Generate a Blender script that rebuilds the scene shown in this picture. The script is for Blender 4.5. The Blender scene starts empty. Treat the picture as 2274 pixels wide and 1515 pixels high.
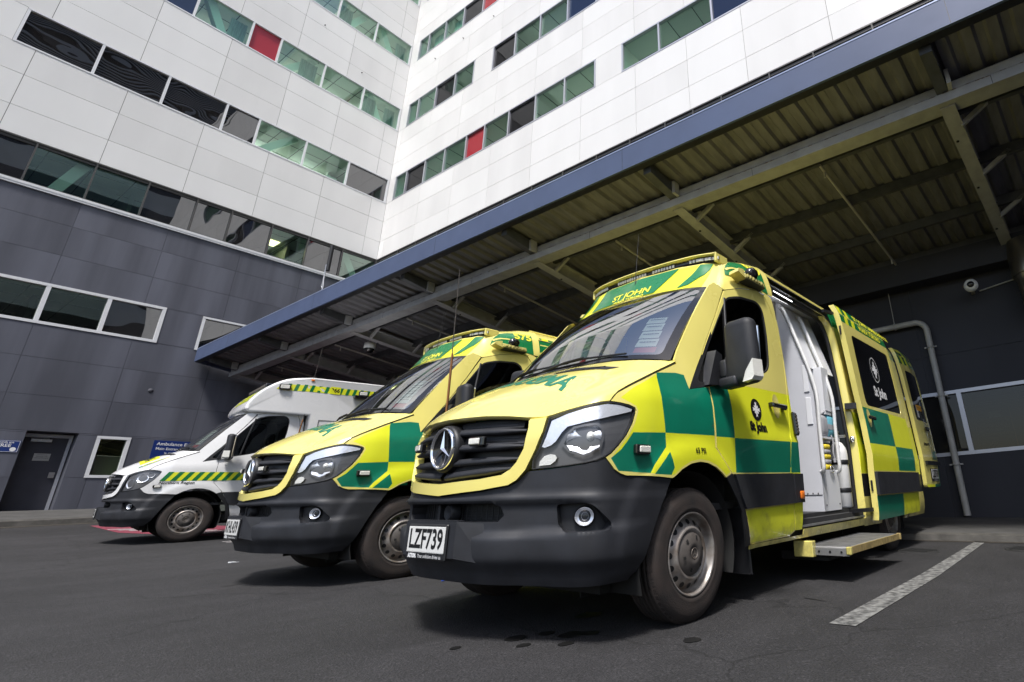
import bpy, bmesh, math, random
from mathutils import Vector, Matrix
from mathutils.geometry import delaunay_2d_cdt
random.seed(7)
SC = bpy.context.scene
COL = SC.collection
PI = math.pi
R = math.radians

# ------------------------------------------------------------------ object helpers
def tag(o, label=None, cat=None, group=None, kind=None):
    if label: o['label'] = label
    if cat: o['category'] = cat
    if group: o['group'] = group
    if kind: o['kind'] = kind
    return o

def empty(name, mat=None, label=None, cat=None, group=None, parent=None):
    o = bpy.data.objects.new(name, None)
    o.empty_display_size = .2
    COL.objects.link(o)
    if parent: o.parent = parent
    if mat is not None: o.matrix_local = mat
    return tag(o, label, cat, group)

class MB:
    """collects shapes, then links them as ONE mesh object"""
    def __init__(s): s.v = []; s.f = []; s.m = []; s.sm = []
    def add(s, verts, faces, mi=0, smooth=False):
        b = len(s.v)
        s.v += [tuple(p) for p in verts]
        for k, f in enumerate(faces):
            s.f.append([b + i for i in f]); s.m.append(mi[k] if isinstance(mi, list) else mi); s.sm.append(smooth)
        return s
    def box(s, x0, x1, y0, y1, z0, z1, mi=0, f=None):
        P = [(x, y, z) for x in (x0, x1) for y in (y0, y1) for z in (z0, z1)]
        if f: P = [f(*p) for p in P]
        return s.add(P, [(0, 1, 3, 2), (4, 6, 7, 5), (0, 4, 5, 1), (2, 3, 7, 6), (0, 2, 6, 4), (1, 5, 7, 3)], mi)
    def bbox(s, x0, x1, y0, y1, z0, z1, b=.01, mi=0, f=None, seg=1):
        bm = bmesh.new()
        bmesh.ops.create_cube(bm, size=1)
        for v in bm.verts:
            v.co = Vector(((x0 + x1) / 2 + v.co.x * (x1 - x0), (y0 + y1) / 2 + v.co.y * (y1 - y0), (z0 + z1) / 2 + v.co.z * (z1 - z0)))
        bmesh.ops.bevel(bm, geom=bm.edges[:], offset=b, segments=seg, affect='EDGES', profile=.5)
        return s.frombm(bm, mi, f, smooth=seg > 1)
    def frombm(s, bm, mi=0, f=None, smooth=False):
        bm.verts.ensure_lookup_table()
        P = [f(*v.co) if f else tuple(v.co) for v in bm.verts]
        ix = {v: i for i, v in enumerate(bm.verts)}
        s.add(P, [[ix[v] for v in fc.verts] for fc in bm.faces], mi, smooth)
        bm.free(); return s
    def tube(s, pts, r, n=8, mi=0, caps=True, smooth=True):
        pts = [Vector(p) for p in pts]; rs = r if isinstance(r, (list, tuple)) else [r] * len(pts)
        V = []; prev = None
        for i, p in enumerate(pts):
            t = (pts[min(i + 1, len(pts) - 1)] - pts[max(i - 1, 0)]).normalized()
            if prev is None:
                u = t.orthogonal().normalized()
            else:
                u = (prev - t * prev.dot(t)).normalized()
            prev = u; w = t.cross(u)
            V += [tuple(p + (u * math.cos(2 * PI * k / n) + w * math.sin(2 * PI * k / n)) * rs[i]) for k in range(n)]
        F = [(i * n + k, i * n + (k + 1) % n, (i + 1) * n + (k + 1) % n, (i + 1) * n + k) for i in range(len(pts) - 1) for k in range(n)]
        s.add(V, F, mi, smooth)
        if caps:
            s.add(V[:n], [tuple(range(n))[::-1]], mi); s.add(V[-n:], [tuple(range(n))], mi)
        return s
    def bar(s, p0, p1, w, h, up=(0, 0, 1), mi=0):
        p0 = Vector(p0); p1 = Vector(p1); t = (p1 - p0).normalized(); u = Vector(up)
        x = t.cross(u).normalized(); y = x.cross(t)
        P = [tuple(p + x * a * w / 2 + y * b * h / 2) for p in (p0, p1) for a, b in ((-1, -1), (1, -1), (1, 1), (-1, 1))]
        return s.add(P, [(0, 3, 2, 1), (4, 5, 6, 7), (0, 1, 5, 4), (1, 2, 6, 5), (2, 3, 7, 6), (3, 0, 4, 7)], mi)
    def lathe(s, prof, n=32, f=None, mi=0, smooth=True):
        """prof: list of (r, h); axis = local z; f maps (x,y,z)"""
        V = []
        for r_, h in prof:
            V += [(r_ * math.cos(2 * PI * k / n), r_ * math.sin(2 * PI * k / n), h) for k in range(n)]
        if f: V = [f(*p) for p in V]
        F = []; M = []
        for i in range(len(prof) - 1):
            for k in range(n):
                F.append((i * n + k, i * n + (k + 1) % n, (i + 1) * n + (k + 1) % n, (i + 1) * n + k))
                M.append(mi[i] if isinstance(mi, list) else mi)
        return s.add(V, F, M, smooth)
    def poly(s, pts, mi=0): return s.add(pts, [tuple(range(len(pts)))], mi)
    def prism(s, pts, t0, t1, f, mi=0, mside=None):
        """2D outline pts (CCW) extruded from t0 to t1; f(x,y,t)->3D"""
        n = len(pts); V = [f(x, y, t0) for x, y in pts] + [f(x, y, t1) for x, y in pts]
        s.add(V, [tuple(range(n))[::-1], tuple(range(n, 2 * n))], mi)
        s.add(V, [(i, (i + 1) % n, n + (i + 1) % n, n + i) for i in range(n)], mi if mside is None else mside)
        return s
    def grid(s, G, mi=0, smooth=True, flip=False):
        h = len(G); w = len(G[0]); V = [p for row in G for p in row]
        F = [(i * w + j, i * w + j + 1, (i + 1) * w + j + 1, (i + 1) * w + j) for i in range(h - 1) for j in range(w - 1)]
        if flip: F = [f[::-1] for f in F]
        return s.add(V, F, mi, smooth)
    def text(s, body, f, size=1., mi=0, w=None, bold=0., sx=1., shear=0., align='CENTER', sub=0):
        """letters as faces; f(x,y)->3D; w = fit to this width"""
        cu = bpy.data.curves.new('lettering', 'FONT'); cu.body = body; cu.size = size; cu.offset = bold; cu.shear = shear
        cu.align_x = align; cu.align_y = 'CENTER'; cu.resolution_u = 4
        o = bpy.data.objects.new('lettering', cu); me = bpy.data.meshes.new_from_object(o)
        P = [v.co.copy() for v in me.vertices]; Fc = [list(p.vertices) for p in me.polygons]
        bpy.data.objects.remove(o); bpy.data.meshes.remove(me); bpy.data.curves.remove(cu)
        if not P: return s
        if w:
            xs = [p.x for p in P]; sx = w / (max(xs) - min(xs))
            c = (max(xs) + min(xs)) / 2
            for p in P: p.x = (p.x - c) * sx
        else:
            for p in P: p.x *= sx
        return s.add([f(p.x, p.y) for p in P], Fc, mi)
    def build(s, name, mats, parent=None, mat=None, label=None, cat=None, group=None, kind=None, weld=False, normals=None):
        me = bpy.data.meshes.new(name)
        me.from_pydata(s.v, [], s.f)
        for m in (mats if isinstance(mats, (list, tuple)) else [mats]): me.materials.append(m)
        me.polygons.foreach_set('material_index', s.m)
        me.polygons.foreach_set('use_smooth', s.sm)
        if weld:
            bm = bmesh.new(); bm.from_mesh(me); bmesh.ops.remove_doubles(bm, verts=bm.verts, dist=1e-5); bm.to_mesh(me); bm.free()
        me.update()
        o = bpy.data.objects.new(name, me); COL.objects.link(o)
        if parent: o.parent = parent
        if mat is not None: o.matrix_local = mat
        return tag(o, label, cat, group, kind)

def inpoly(x, y, P):
    c = False; j = len(P) - 1
    for i in range(len(P)):
        xi, yi = P[i]; xj, yj = P[j]
        if (yi > y) != (yj > y) and x < (xj - xi) * (y - yi) / (yj - yi) + xi: c = not c
        j = i
    return c
def dens(P, step, closed=True):
    out = []
    n = len(P)
    for i in range(n if closed else n - 1):
        a = P[i]; b = P[(i + 1) % n]; k = max(1, int(math.hypot(b[0] - a[0], b[1] - a[1]) / step))
        out += [(a[0] + (b[0] - a[0]) * t / k, a[1] + (b[1] - a[1]) * t / k) for t in range(k)]
    if not closed: out.append(P[-1])
    return out
def rnd(P, r, n=4):
    """round the corners of a polygon"""
    out = []; N = len(P)
    for i in range(N):
        a, b, c = Vector(P[i - 1]), Vector(P[i]), Vector(P[(i + 1) % N])
        d1 = min(r, (a - b).length * .45); d2 = min(r, (c - b).length * .45)
        p = b + (a - b).normalized() * d1; q = b + (c - b).normalized() * d2
        for k in range(n + 1):
            t = k / n; v = p * (1 - t) ** 2 + b * 2 * t * (1 - t) + q * t * t
            out.append((v.x, v.y))
    return out
def smooth_closed(P, n=4):
    """closed Catmull-Rom through P"""
    out = []; N = len(P)
    for i in range(N):
        p0, p1, p2, p3 = [Vector(P[(i + k - 1) % N]) for k in range(4)]
        for k in range(n):
            t = k / n
            v = .5 * ((2 * p1) + (p2 - p0) * t + (2 * p0 - 5 * p1 + 4 * p2 - p3) * t * t + (3 * p1 - p0 - 3 * p2 + p3) * t ** 3)
            out.append((v.x, v.y))
    return out
def smooth_open(P, n=6):
    out = []; N = len(P); P = [Vector(p) for p in P]
    for i in range(N - 1):
        p0 = P[i - 1] if i else P[0] * 2 - P[1]; p1 = P[i]; p2 = P[i + 1]; p3 = P[i + 2] if i + 2 < N else P[-1] * 2 - P[-2]
        for k in range(n):
            t = k / n
            out.append(tuple(.5 * ((2 * p1) + (p2 - p0) * t + (2 * p0 - 5 * p1 + 4 * p2 - p3) * t * t + (3 * p1 - p0 - 3 * p2 + p3) * t ** 3)))
    out.append(tuple(P[-1])); return out
def resample(P, n):
    P = [Vector(p) for p in P]; L = [0.]
    for i in range(1, len(P)): L.append(L[-1] + (P[i] - P[i - 1]).length)
    out = []; j = 0
    for k in range(n):
        d = L[-1] * k / (n - 1)
        while j < len(P) - 2 and L[j + 1] < d: j += 1
        t = (d - L[j]) / max(L[j + 1] - L[j], 1e-9); out.append(P[j].lerp(P[j + 1], min(max(t, 0), 1)))
    return out

def region(mb, outer, F, step=.05, colors=(), holes=(), mi=0, rim=.012, flip=False, rim_mi=None, extra=None):
    """fills a 2D outline with a fine triangulated skin, F(u,v,d)->3D, colours it by polygons, folds its rim in by rim"""
    outer = dens(outer, step)
    holes = [dens(h, step) for h in holes]
    cols = [(dens(c, step), m) for c, m in colors]
    V = []; E = []
    def loop(P):
        b = len(V); V.extend(P); E.extend((b + i, b + (i + 1) % len(P)) for i in range(len(P)))
    loop(outer)
    for h in holes: loop(h)
    for c, m in cols: loop(c)
    xs = [p[0] for p in outer]; ys = [p[1] for p in outer]
    nx = int((max(xs) - min(xs)) / step) + 1; ny = int((max(ys) - min(ys)) / step) + 1
    for i in range(nx + 1):
        for j in range(ny + 1):
            p = (min(xs) + (i + (.5 if j % 2 else 0)) * step, min(ys) + j * step)
            if inpoly(p[0], p[1], outer) and min((p[0] - q[0]) ** 2 + (p[1] - q[1]) ** 2 for q in outer) > (step * .4) ** 2: V.append(p)
    r = delaunay_2d_cdt([Vector(p) for p in V], E, [], 0, 1e-5)
    P2 = r[0]; tris = []; ms = []
    for t in r[2]:
        cx = sum(P2[i].x for i in t) / 3; cy = sum(P2[i].y for i in t) / 3
        p_, q_, r_ = (P2[i] for i in t)
        if abs((q_.x - p_.x) * (r_.y - p_.y) - (r_.x - p_.x) * (q_.y - p_.y)) < step * step * .004: continue
        if not inpoly(cx, cy, outer) or any(inpoly(cx, cy, h) for h in holes): continue
        m = mi
        for c, mm in cols:
            if inpoly(cx, cy, c): m = mm
        tris.append(list(t)); ms.append(m)
    used = sorted({i for t in tris for i in t}); ix = {u: k for k, u in enumerate(used)}
    P3 = [F(P2[i].x, P2[i].y, 0.) for i in used]
    T = [[ix[i] for i in t] for t in tris]
    if flip: T = [t[::-1] for t in T]
    mb.add(P3, T, ms, True)
    if rim:
        cnt = {}
        for t, m in zip(T, ms):
            for k in range(3):
                e = (t[k], t[(k + 1) % 3]); cnt[e] = m
        RV = []; RF = []; RM = []
        for (i, j), m in cnt.items():
            if (j, i) in cnt: continue
            u, w = P2[used[i]], P2[used[j]]
            b = len(RV)
            RV += [P3[i], P3[j], F(w.x, w.y, -rim), F(u.x, u.y, -rim)]
            RF.append((b + 1, b, b + 3, b + 2)); RM.append(m if rim_mi is None else rim_mi)
        mb.add(RV, RF, RM)
    return mb

# ------------------------------------------------------------------ materials (all procedural)
def N(nt, t, **kw):
    n = nt.nodes.new(t)
    for k, v in kw.items():
        if k == 'inp':
            for a, b in v.items(): n.inputs[a].default_value = b
        else: setattr(n, k, v)
    return n
def rgb(c): return (c[0], c[1], c[2], 1) if len(c) == 3 else c
def srgb(r, g, b):
    f = lambda c: c / 255 / 12.92 if c / 255 <= .04045 else ((c / 255 + .055) / 1.055) ** 2.4
    return (f(r), f(g), f(b))
def mat(name, col, rough=.5, metal=0., spec=.5, coat=0., noise=None, bump=None, col2=None, emit=None, emit_s=0., coat_r=.05, dirt=0.):
    """noise=(scale, amount [, stretch xyz]); bump=(scale, strength)"""
    m = bpy.data.materials.new(name); m.use_nodes = True; nt = m.node_tree; p = nt.nodes['Principled BSDF']
    p.inputs['Base Color'].default_value = rgb(col); p.inputs['Roughness'].default_value = rough; p.inputs['Metallic'].default_value = metal
    p.inputs['Specular IOR Level'].default_value = spec; p.inputs['Coat Weight'].default_value = coat; p.inputs['Coat Roughness'].default_value = coat_r
    if emit: p.inputs['Emission Color'].default_value = rgb(emit); p.inputs['Emission Strength'].default_value = emit_s
    if noise or bump: tc = N(nt, 'ShaderNodeTexCoord')
    if noise:
        mp = N(nt, 'ShaderNodeMapping'); mp.inputs['Scale'].default_value = noise[2] if len(noise) > 2 else (1, 1, 1)
        nt.links.new(tc.outputs['Object'], mp.inputs['Vector'])
        n = N(nt, 'ShaderNodeTexNoise', inp={'Scale': noise[0], 'Detail': 5.}); nt.links.new(mp.outputs[0], n.inputs['Vector'])
        rp = N(nt, 'ShaderNodeValToRGB'); rp.color_ramp.elements[0].position = .35; rp.color_ramp.elements[1].position = .7
        c2 = col2 or tuple(c * (1 - noise[1]) for c in col[:3])
        rp.color_ramp.elements[0].color = rgb(c2); rp.color_ramp.elements[1].color = rgb(col)
        nt.links.new(n.outputs[0], rp.inputs[0]); nt.links.new(rp.outputs[0], p.inputs['Base Color'])
        rr = N(nt, 'ShaderNodeMapRange', inp={3: min(1, rough + .12), 4: max(.02, rough - .06)}); nt.links.new(n.outputs[0], rr.inputs[0]); nt.links.new(rr.outputs[0], p.inputs['Roughness'])
    if dirt:   # road film: patchy grime thrown up on the lower panels
        geo = N(nt, 'ShaderNodeSeparateXYZ'); nt.links.new(tc.outputs['Object'], geo.inputs[0])
        dn = N(nt, 'ShaderNodeTexNoise', inp={'Scale': 7., 'Detail': 8., 'Roughness': .65}); nt.links.new(tc.outputs['Object'], dn.inputs['Vector'])
        hr = N(nt, 'ShaderNodeMapRange', inp={1: .75, 2: .30, 3: -.28, 4: .14}); nt.links.new(geo.outputs[2], hr.inputs[0])
        sm_ = N(nt, 'ShaderNodeMath', operation='ADD'); nt.links.new(dn.outputs[0], sm_.inputs[0]); nt.links.new(hr.outputs[0], sm_.inputs[1])
        mr_ = N(nt, 'ShaderNodeMapRange', inp={1: .48, 2: .72, 3: 0., 4: dirt}); nt.links.new(sm_.outputs[0], mr_.inputs[0])
        mixd = N(nt, 'ShaderNodeMix', data_type='RGBA'); mixd.inputs[7].default_value = (.10, .085, .06, 1)
        l = p.inputs['Base Color'].links[0]; src = l.from_socket; nt.links.new(src, mixd.inputs[6]); nt.links.new(mr_.outputs[0], mixd.inputs[0]); nt.links.new(mixd.outputs[2], p.inputs['Base Color'])
    if bump:
        n2 = N(nt, 'ShaderNodeTexNoise', inp={'Scale': bump[0], 'Detail': 4.}); nt.links.new(tc.outputs['Object'], n2.inputs['Vector'])
        b = N(nt, 'ShaderNodeBump', inp={'Strength': bump[1], 'Distance': .01}); nt.links.new(n2.outputs[0], b.inputs['Height']); nt.links.new(b.outputs[0], p.inputs['Normal'])
    return m
def glass(name, tint, ior=1.5, rough=.0, refl=(1, 1, 1), wave=0., wscale=.6, dark=None, boost=0.):
    """pane: see-through tint + mirror-like reflection that grows at grazing angles; wave = wobble of the pane"""
    m = bpy.data.materials.new(name); m.use_nodes = True; nt = m.node_tree; nt.nodes.remove(nt.nodes['Principled BSDF'])
    out = nt.nodes['Material Output']
    tr = N(nt, 'ShaderNodeBsdfTransparent', inp={0: rgb(tint)}) if dark is None else N(nt, 'ShaderNodeBsdfDiffuse', inp={0: rgb(dark)})
    gl = N(nt, 'ShaderNodeBsdfGlossy', inp={0: rgb(refl), 'Roughness': rough})
    f0 = ((ior - 1) / (ior + 1)) ** 2 + boost
    lw = N(nt, 'ShaderNodeLayerWeight', inp={'Blend': .5}); pw = N(nt, 'ShaderNodeMath', operation='POWER'); pw.inputs[1].default_value = 5.
    ma = N(nt, 'ShaderNodeMath', operation='MULTIPLY_ADD', use_clamp=True); ma.inputs[1].default_value = 1 - f0; ma.inputs[2].default_value = f0
    nt.links.new(lw.outputs['Facing'], pw.inputs[0]); nt.links.new(pw.outputs[0], ma.inputs[0]); mx = N(nt, 'ShaderNodeMixShader')
    nt.links.new(ma.outputs[0], mx.inputs[0]); nt.links.new(tr.outputs[0], mx.inputs[1]); nt.links.new(gl.outputs[0], mx.inputs[2]); nt.links.new(mx.outputs[0], out.inputs[0])
    if wave:
        tc = N(nt, 'ShaderNodeTexCoord'); n = N(nt, 'ShaderNodeTexNoise', inp={'Scale': wscale, 'Detail': 1.}); nt.links.new(tc.outputs['Object'], n.inputs['Vector'])
        b = N(nt, 'ShaderNodeBump', inp={'Strength': 1., 'Distance': wave}); nt.links.new(n.outputs[0], b.inputs['Height'])
        nt.links.new(b.outputs[0], gl.inputs['Normal'])
    return m
M = {}
# vehicle paints and films
M['paint'] = mat('soft_yellow_paint', (.83, .73, .205), .22, coat=.8, noise=(3, .05), spec=.4, dirt=.5)
M['lime'] = mat('lemon_reflective_film', (.80, .83, .030), .30, coat=.35, noise=(5, .05), dirt=.5)
M['green'] = mat('green_reflective_film', (.004, .20, .115), .30, coat=.35, noise=(5, .12), bump=(900, .05))
M['rgreen'] = mat('leaf_green_film', (.01, .19, .055), .25, coat=.5, noise=(5, .1))
M['white'] = mat('white_vehicle_paint', (.80, .80, .80), .25, coat=.7, noise=(4, .06), dirt=.5)
M['plastic'] = mat('grey_black_bumper_plastic', (.024, .0255, .031), .52, noise=(7, .38), bump=(420, .12), spec=.45)
M['trim'] = mat('black_trim_plastic', (.014, .0145, .017), .42, noise=(9, .3), bump=(500, .1))
M['gloss'] = mat('gloss_black', (.008, .008, .009), .12, coat=.5)
M['rubber'] = mat('tyre_rubber', (.022, .019, .018), .78, noise=(12, .35), bump=(160, .25), col2=(.040, .030, .026))
M['seal'] = mat('black_rubber_seal', (.010, .010, .011), .6)
M['steelrim'] = mat('silver_wheel_paint', (.46, .44, .42), .38, metal=.55, noise=(10, .4), col2=(.20, .16, .13))
M['hub'] = mat('grey_hub_cap', (.10, .088, .08), .55, noise=(14, .3))
M['chrome'] = mat('chrome', (.86, .87, .89), .08, metal=1)
M['lamp_dark'] = mat('headlight_bezel_grey', (.115, .115, .118), .35, metal=.2)
M['lamp_chrome'] = mat('headlight_reflector', (.84, .85, .88), .22, metal=.5, bump=(45, .18))
M['lens_clear'] = glass('clear_lamp_lens', (.97, .98, 1.), ior=1.45)
M['windscreen'] = glass('windscreen_glass', (.55, .62, .58), ior=1.6, wave=.0015, wscale=1.6, boost=.36)
M['sideglass'] = glass('side_window_glass', (.16, .18, .17), ior=1.5)
M['privacy'] = glass('black_privacy_glass', (0, 0, 0), ior=1.5, dark=(.004, .004, .005))
M['amber'] = mat('amber_lens', (.85, .20, .02), .2, coat=.5)
M['lamp_white'] = mat('white_lamp_lens', (.75, .74, .68), .15, coat=.8, bump=(120, .3))
M['plate'] = mat('number_plate_white', (.72, .72, .70), .35, noise=(20, .06))
M['ink'] = mat('black_lettering', (.006, .006, .007), .45)
M['wink'] = mat('white_lettering', (.82, .82, .82), .45)
M['gink'] = mat('green_lettering', (.006, .17, .10), .35)
M['yink'] = mat('yellow_lettering', (.85, .80, .06), .35)
M['paper'] = mat('white_paper_label', (.78, .80, .82), .6, noise=(30, .12))
M['redlabel'] = mat('red_label', (.48, .03, .04), .5)
M['inner'] = mat('white_cabin_panel', (.74, .75, .78), .42, noise=(4, .05), bump=(200, .03))
M['innergrey'] = mat('light_grey_cabin_panel', (.58, .59, .63), .45, noise=(5, .05), bump=(250, .05))
M['dash'] = mat('dark_dashboard', (.03, .03, .032), .7, noise=(6, .2))
M['seat'] = mat('dark_seat_cloth', (.025, .026, .03), .9)
M['steel'] = mat('brushed_steel', (.60, .60, .61), .30, metal=.9, noise=(3, .3, (1, 1, 30)))
M['alu'] = mat('ribbed_aluminium', (.50, .50, .50), .38, metal=.7, noise=(8, .35))
M['whitemetal'] = mat('white_cylinder_paint', (.78, .78, .77), .35, noise=(9, .12))
M['bagblue'] = mat('light_blue_bag_cloth', (.16, .50, .62), .8, bump=(120, .3))
M['baggrey'] = mat('grey_bag_cloth', (.36, .36, .38), .85, bump=(120, .3))
M['bagyellow'] = mat('yellow_strap_cloth', (.80, .62, .04), .7)
M['copper'] = mat('copper_coil', (.38, .17, .07), .35, metal=.8)
M['dirtsteel'] = mat('dark_underbody', (.012, .012, .012), .85)
# building
M['clad'] = mat('white_cladding_panel', (.80, .797, .785), .42, noise=(.7, .06, (1, 1, .25)), spec=.35)
M['clad2'] = mat('white_cladding_panel_weathered', (.775, .77, .758), .45, noise=(.9, .09, (1, 1, .2)), spec=.35)
M['gclad'] = mat('slate_grey_cladding', (.132, .138, .172), .55, noise=(1.5, .42, (1.2, 1.2, .10)), bump=(60, .05), spec=.3)
M['gclad2'] = mat('slate_grey_cladding_darker', (.124, .130, .162), .58, noise=(1.2, .42, (1.3, 1.3, .12)), bump=(60, .05), spec=.3)
M['joint'] = mat('panel_joint_shadow_gap', (.17, .15, .135), .8)
M['gjoint'] = mat('grey_panel_joint', (.080, .082, .10), .8)
M['frame'] = mat('white_window_frame', (.74, .75, .77), .35, noise=(5, .05))
M['aframe'] = mat('aluminium_window_frame', (.50, .51, .56), .35, metal=.4)
M['dframe'] = mat('dark_grey_window_frame', (.09, .088, .085), .4, metal=.3)
M['glass_green'] = glass('green_tinted_glass', (.66, .92, .78), ior=1.5, refl=(.75, .95, .85), wave=.006, wscale=.55, boost=.10)
M['glass_pale'] = glass('pale_green_glass', (.70, .94, .82), ior=1.6, refl=(.66, .80, .70), wave=.006, wscale=.5, boost=.30)
M['glass_dark'] = glass('dark_reflective_glass', (0, 0, 0), ior=1.7, boost=.12, dark=(.014, .013, .013), wave=.010, wscale=.8)
M['glass_bgreen'] = glass('west_green_glass', (.60, .86, .74), ior=1.5, refl=(.42, .58, .50), wave=.006, wscale=.5)
M['glass_bdark'] = glass('west_dark_glass', (0, 0, 0), ior=1.7, dark=(.02, .02, .02), refl=(.42, .42, .43), wave=.010, wscale=.8)
M['glass_bnavy'] = glass('west_navy_sky_reflection_glass', (0, 0, 0), ior=1.5, dark=(.02, .032, .07), refl=(.28, .33, .42), wave=.004)  # blue of the reflected sky is put into the pane colour
M['glass_bpale'] = glass('west_pale_glass', (.66, .92, .80), ior=1.6, refl=(.55, .75, .66), wave=.006, wscale=.5)
M['glass_bred'] = glass('west_red_glass', (0, 0, 0), ior=1.5, dark=(.36, .035, .045), refl=(.5, .4, .4), wave=.004)
M['room_fill'] = mat('added_room_fill_glow', (.9, .9, .85), .5, emit=(1., .95, .85), emit_s=7.)  # glow of the light boxes added to brighten the rooms
M['glass_navy'] = glass('navy_sky_reflection_glass', (0, 0, 0), ior=1.6, dark=(.022, .035, .075), wave=.004)  # opaque navy stands in for deep blue sky mirrored in the pane
M['glass_red'] = glass('red_spandrel_glass', (0, 0, 0), ior=1.5, dark=(.36, .035, .045), wave=.004)
M['glass_room'] = glass('dark_room_glass', (.50, .62, .54), ior=1.5, refl=(.62, .70, .60), boost=.22, wave=.004)
M['brace'] = mat('pale_brace_paint', (.78, .84, .80), .5)
M['room'] = mat('room_wall_paint', (.62, .66, .64), .8)
M['ceil'] = mat('ceiling_tile', (.70, .72, .70), .8)
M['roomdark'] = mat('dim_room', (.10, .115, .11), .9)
M['curtain'] = mat('pale_curtain', (.55, .62, .60), .9, noise=(18, .45, (3, 3, .1)))
M['blind'] = mat('brown_blind', (.115, .12, .055), .8)
M['lit'] = mat('lit_ceiling_lamp', (.9, .85, .6), .5, emit=(1., .80, .42), emit_s=2.2)
M['litw'] = mat('lit_louvre_lamp', (.9, .88, .75), .5, emit=(1., .90, .62), emit_s=3.5)
M['doorpaint'] = mat('dark_slate_door', (.035, .036, .050), .5, noise=(3, .2))
M['bluesign'] = mat('royal_blue_sign', (.010, .032, .17), .4)
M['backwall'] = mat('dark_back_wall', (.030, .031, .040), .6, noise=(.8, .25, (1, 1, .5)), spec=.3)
# canopy
M['fascia'] = mat('blue_grey_fascia', (.080, .108, .195), .5, noise=(1.5, .12), spec=.3)
M['fascia_top'] = mat('pale_gutter_edge', (.30, .35, .50), .3, metal=.3)
M['beam'] = mat('cream_grey_steel_paint', (.37, .375, .395), .5, noise=(5, .22, (1, 1, 1)))
M['rust'] = mat('rust_stain', (.13, .065, .03), .8, noise=(20, .4))
M['purlin'] = mat('galvanised_purlin', (.085, .09, .10), .5, metal=.3, noise=(6, .3))
M['deck'] = mat('corrugated_roof_underside', (.165, .165, .185), .55, noise=(2.2, .35, (1, 4, 1)))
M['pipe'] = mat('grey_pipe_paint', (.40, .39, .37), .45, noise=(6, .15))
M['duct'] = mat('polished_duct_steel', (.26, .235, .20), .3, metal=.9)

# ------------------------------------------------------------------ van skin: plan curve swept upwards
PLAN=[(.075,0),(.078,.1),(.087,.2),(.103,.3),(.130,.4),(.165,.48),(.210,.56),(.250,.66),(.290,.76),(.345,.85),(.41,.90),(.5,.925),(.6,.94),(.8,.957),(1.05,.972),(1.4,.982),(2.0,.985),(3.0,.985),(4.5,.985),(5.8,.975),(6.22,.96)]
INS=[(.18,.10),(.24,.055),(.30,.025),(.38,.006),(.45,0),(1.05,0),(1.15,.008),(1.3,.020),(1.46,.032),(1.8,.06),(2.17,.095),(2.4,.13),(2.50,.16),(2.58,.21),(2.64,.30),(2.68,.42),(2.71,.6)]
EX=[(1.2,0),(1.46,.06),(2.17,.20),(2.6,.26)]
def _dense(P,n=12):
    out=[]
    for i in range(len(P)-1):
        p0=P[max(i-1,0)];p1=P[i];p2=P[i+1];p3=P[min(i+2,len(P)-1)]
        for k in range(n):
            t=k/n
            # catmull-rom with limited tangents
            q=[]
            for c in range(2):
                m1=(p2[c]-p0[c])/2;m2=(p3[c]-p1[c])/2
                d1=math.hypot(p1[0]-p0[0],p1[1]-p0[1]) or 1e-9;d2=math.hypot(p2[0]-p1[0],p2[1]-p1[1]);d3=math.hypot(p3[0]-p2[0],p3[1]-p2[1]) or 1e-9
                m1*=min(1,2*d2/(d1+d2));m2*=min(1,2*d2/(d2+d3))
                h=(2*t**3-3*t*t+1,t**3-2*t*t+t,-2*t**3+3*t*t,t**3-t*t)
                q.append(h[0]*p1[c]+h[1]*m1+h[2]*p2[c]+h[3]*m2)
            out.append(tuple(q))
    out.append(P[-1]);return out
_D=_dense(PLAN);_S=[0.]
for _i in range(1,len(_D)):_S.append(_S[-1]+math.hypot(_D[_i][0]-_D[_i-1][0],_D[_i][1]-_D[_i-1][1]))
SMAX=_S[-1]
def _lerp(T,x):
    if x<=T[0][0]: return T[0][1]
    for i in range(len(T)-1):
        if x<=T[i+1][0]:
            t=(x-T[i][0])/(T[i+1][0]-T[i][0]);return T[i][1]+(T[i+1][1]-T[i][1])*t
    return T[-1][1]
def _sm(T,x,h=.03): return (_lerp(T,x-h)+_lerp(T,x)*2+_lerp(T,x+h))/4
import bisect
def plan(s):
    sg=1 if s>=0 else -1;s=min(abs(s),SMAX-1e-6)
    i=min(max(bisect.bisect_right(_S,s)-1,0),len(_S)-2);t=(s-_S[i])/(_S[i+1]-_S[i])
    x=_D[i][0]+(_D[i+1][0]-_D[i][0])*t;y=_D[i][1]+(_D[i+1][1]-_D[i][1])*t
    j0=max(i-2,0);j1=min(i+3,len(_D)-1)
    tx,ty=_D[j1][0]-_D[j0][0],_D[j1][1]-_D[j0][1]
    if i<2: tx,ty=0.,1.
    l=math.hypot(tx,ty)
    return x,sg*y,-ty/l,sg*tx/l   # pos, outward normal
def S2(s,z,d=0.):
    x,y,nx,ny=plan(s)
    e=min(max((2.25-x)/1.2,0),1)**1.5 if abs(s)>.9 else 0
    o=d-_sm(INS,z)-e*_lerp(EX,z)-.22*max(0,z-.97)*min(max((1.3-abs(s))/.3,0),1)
    return x+nx*o,y+ny*o,z
def s_of_x(x):
    for i in range(len(_D)-1):
        if _D[i][0]<=x<=_D[i+1][0] and _D[i][1]>.5:
            t=(x-_D[i][0])/(_D[i+1][0]-_D[i][0]+1e-12);return _S[i]+t*(_S[i+1]-_S[i])
    return SMAX if x>5 else 0.

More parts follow.
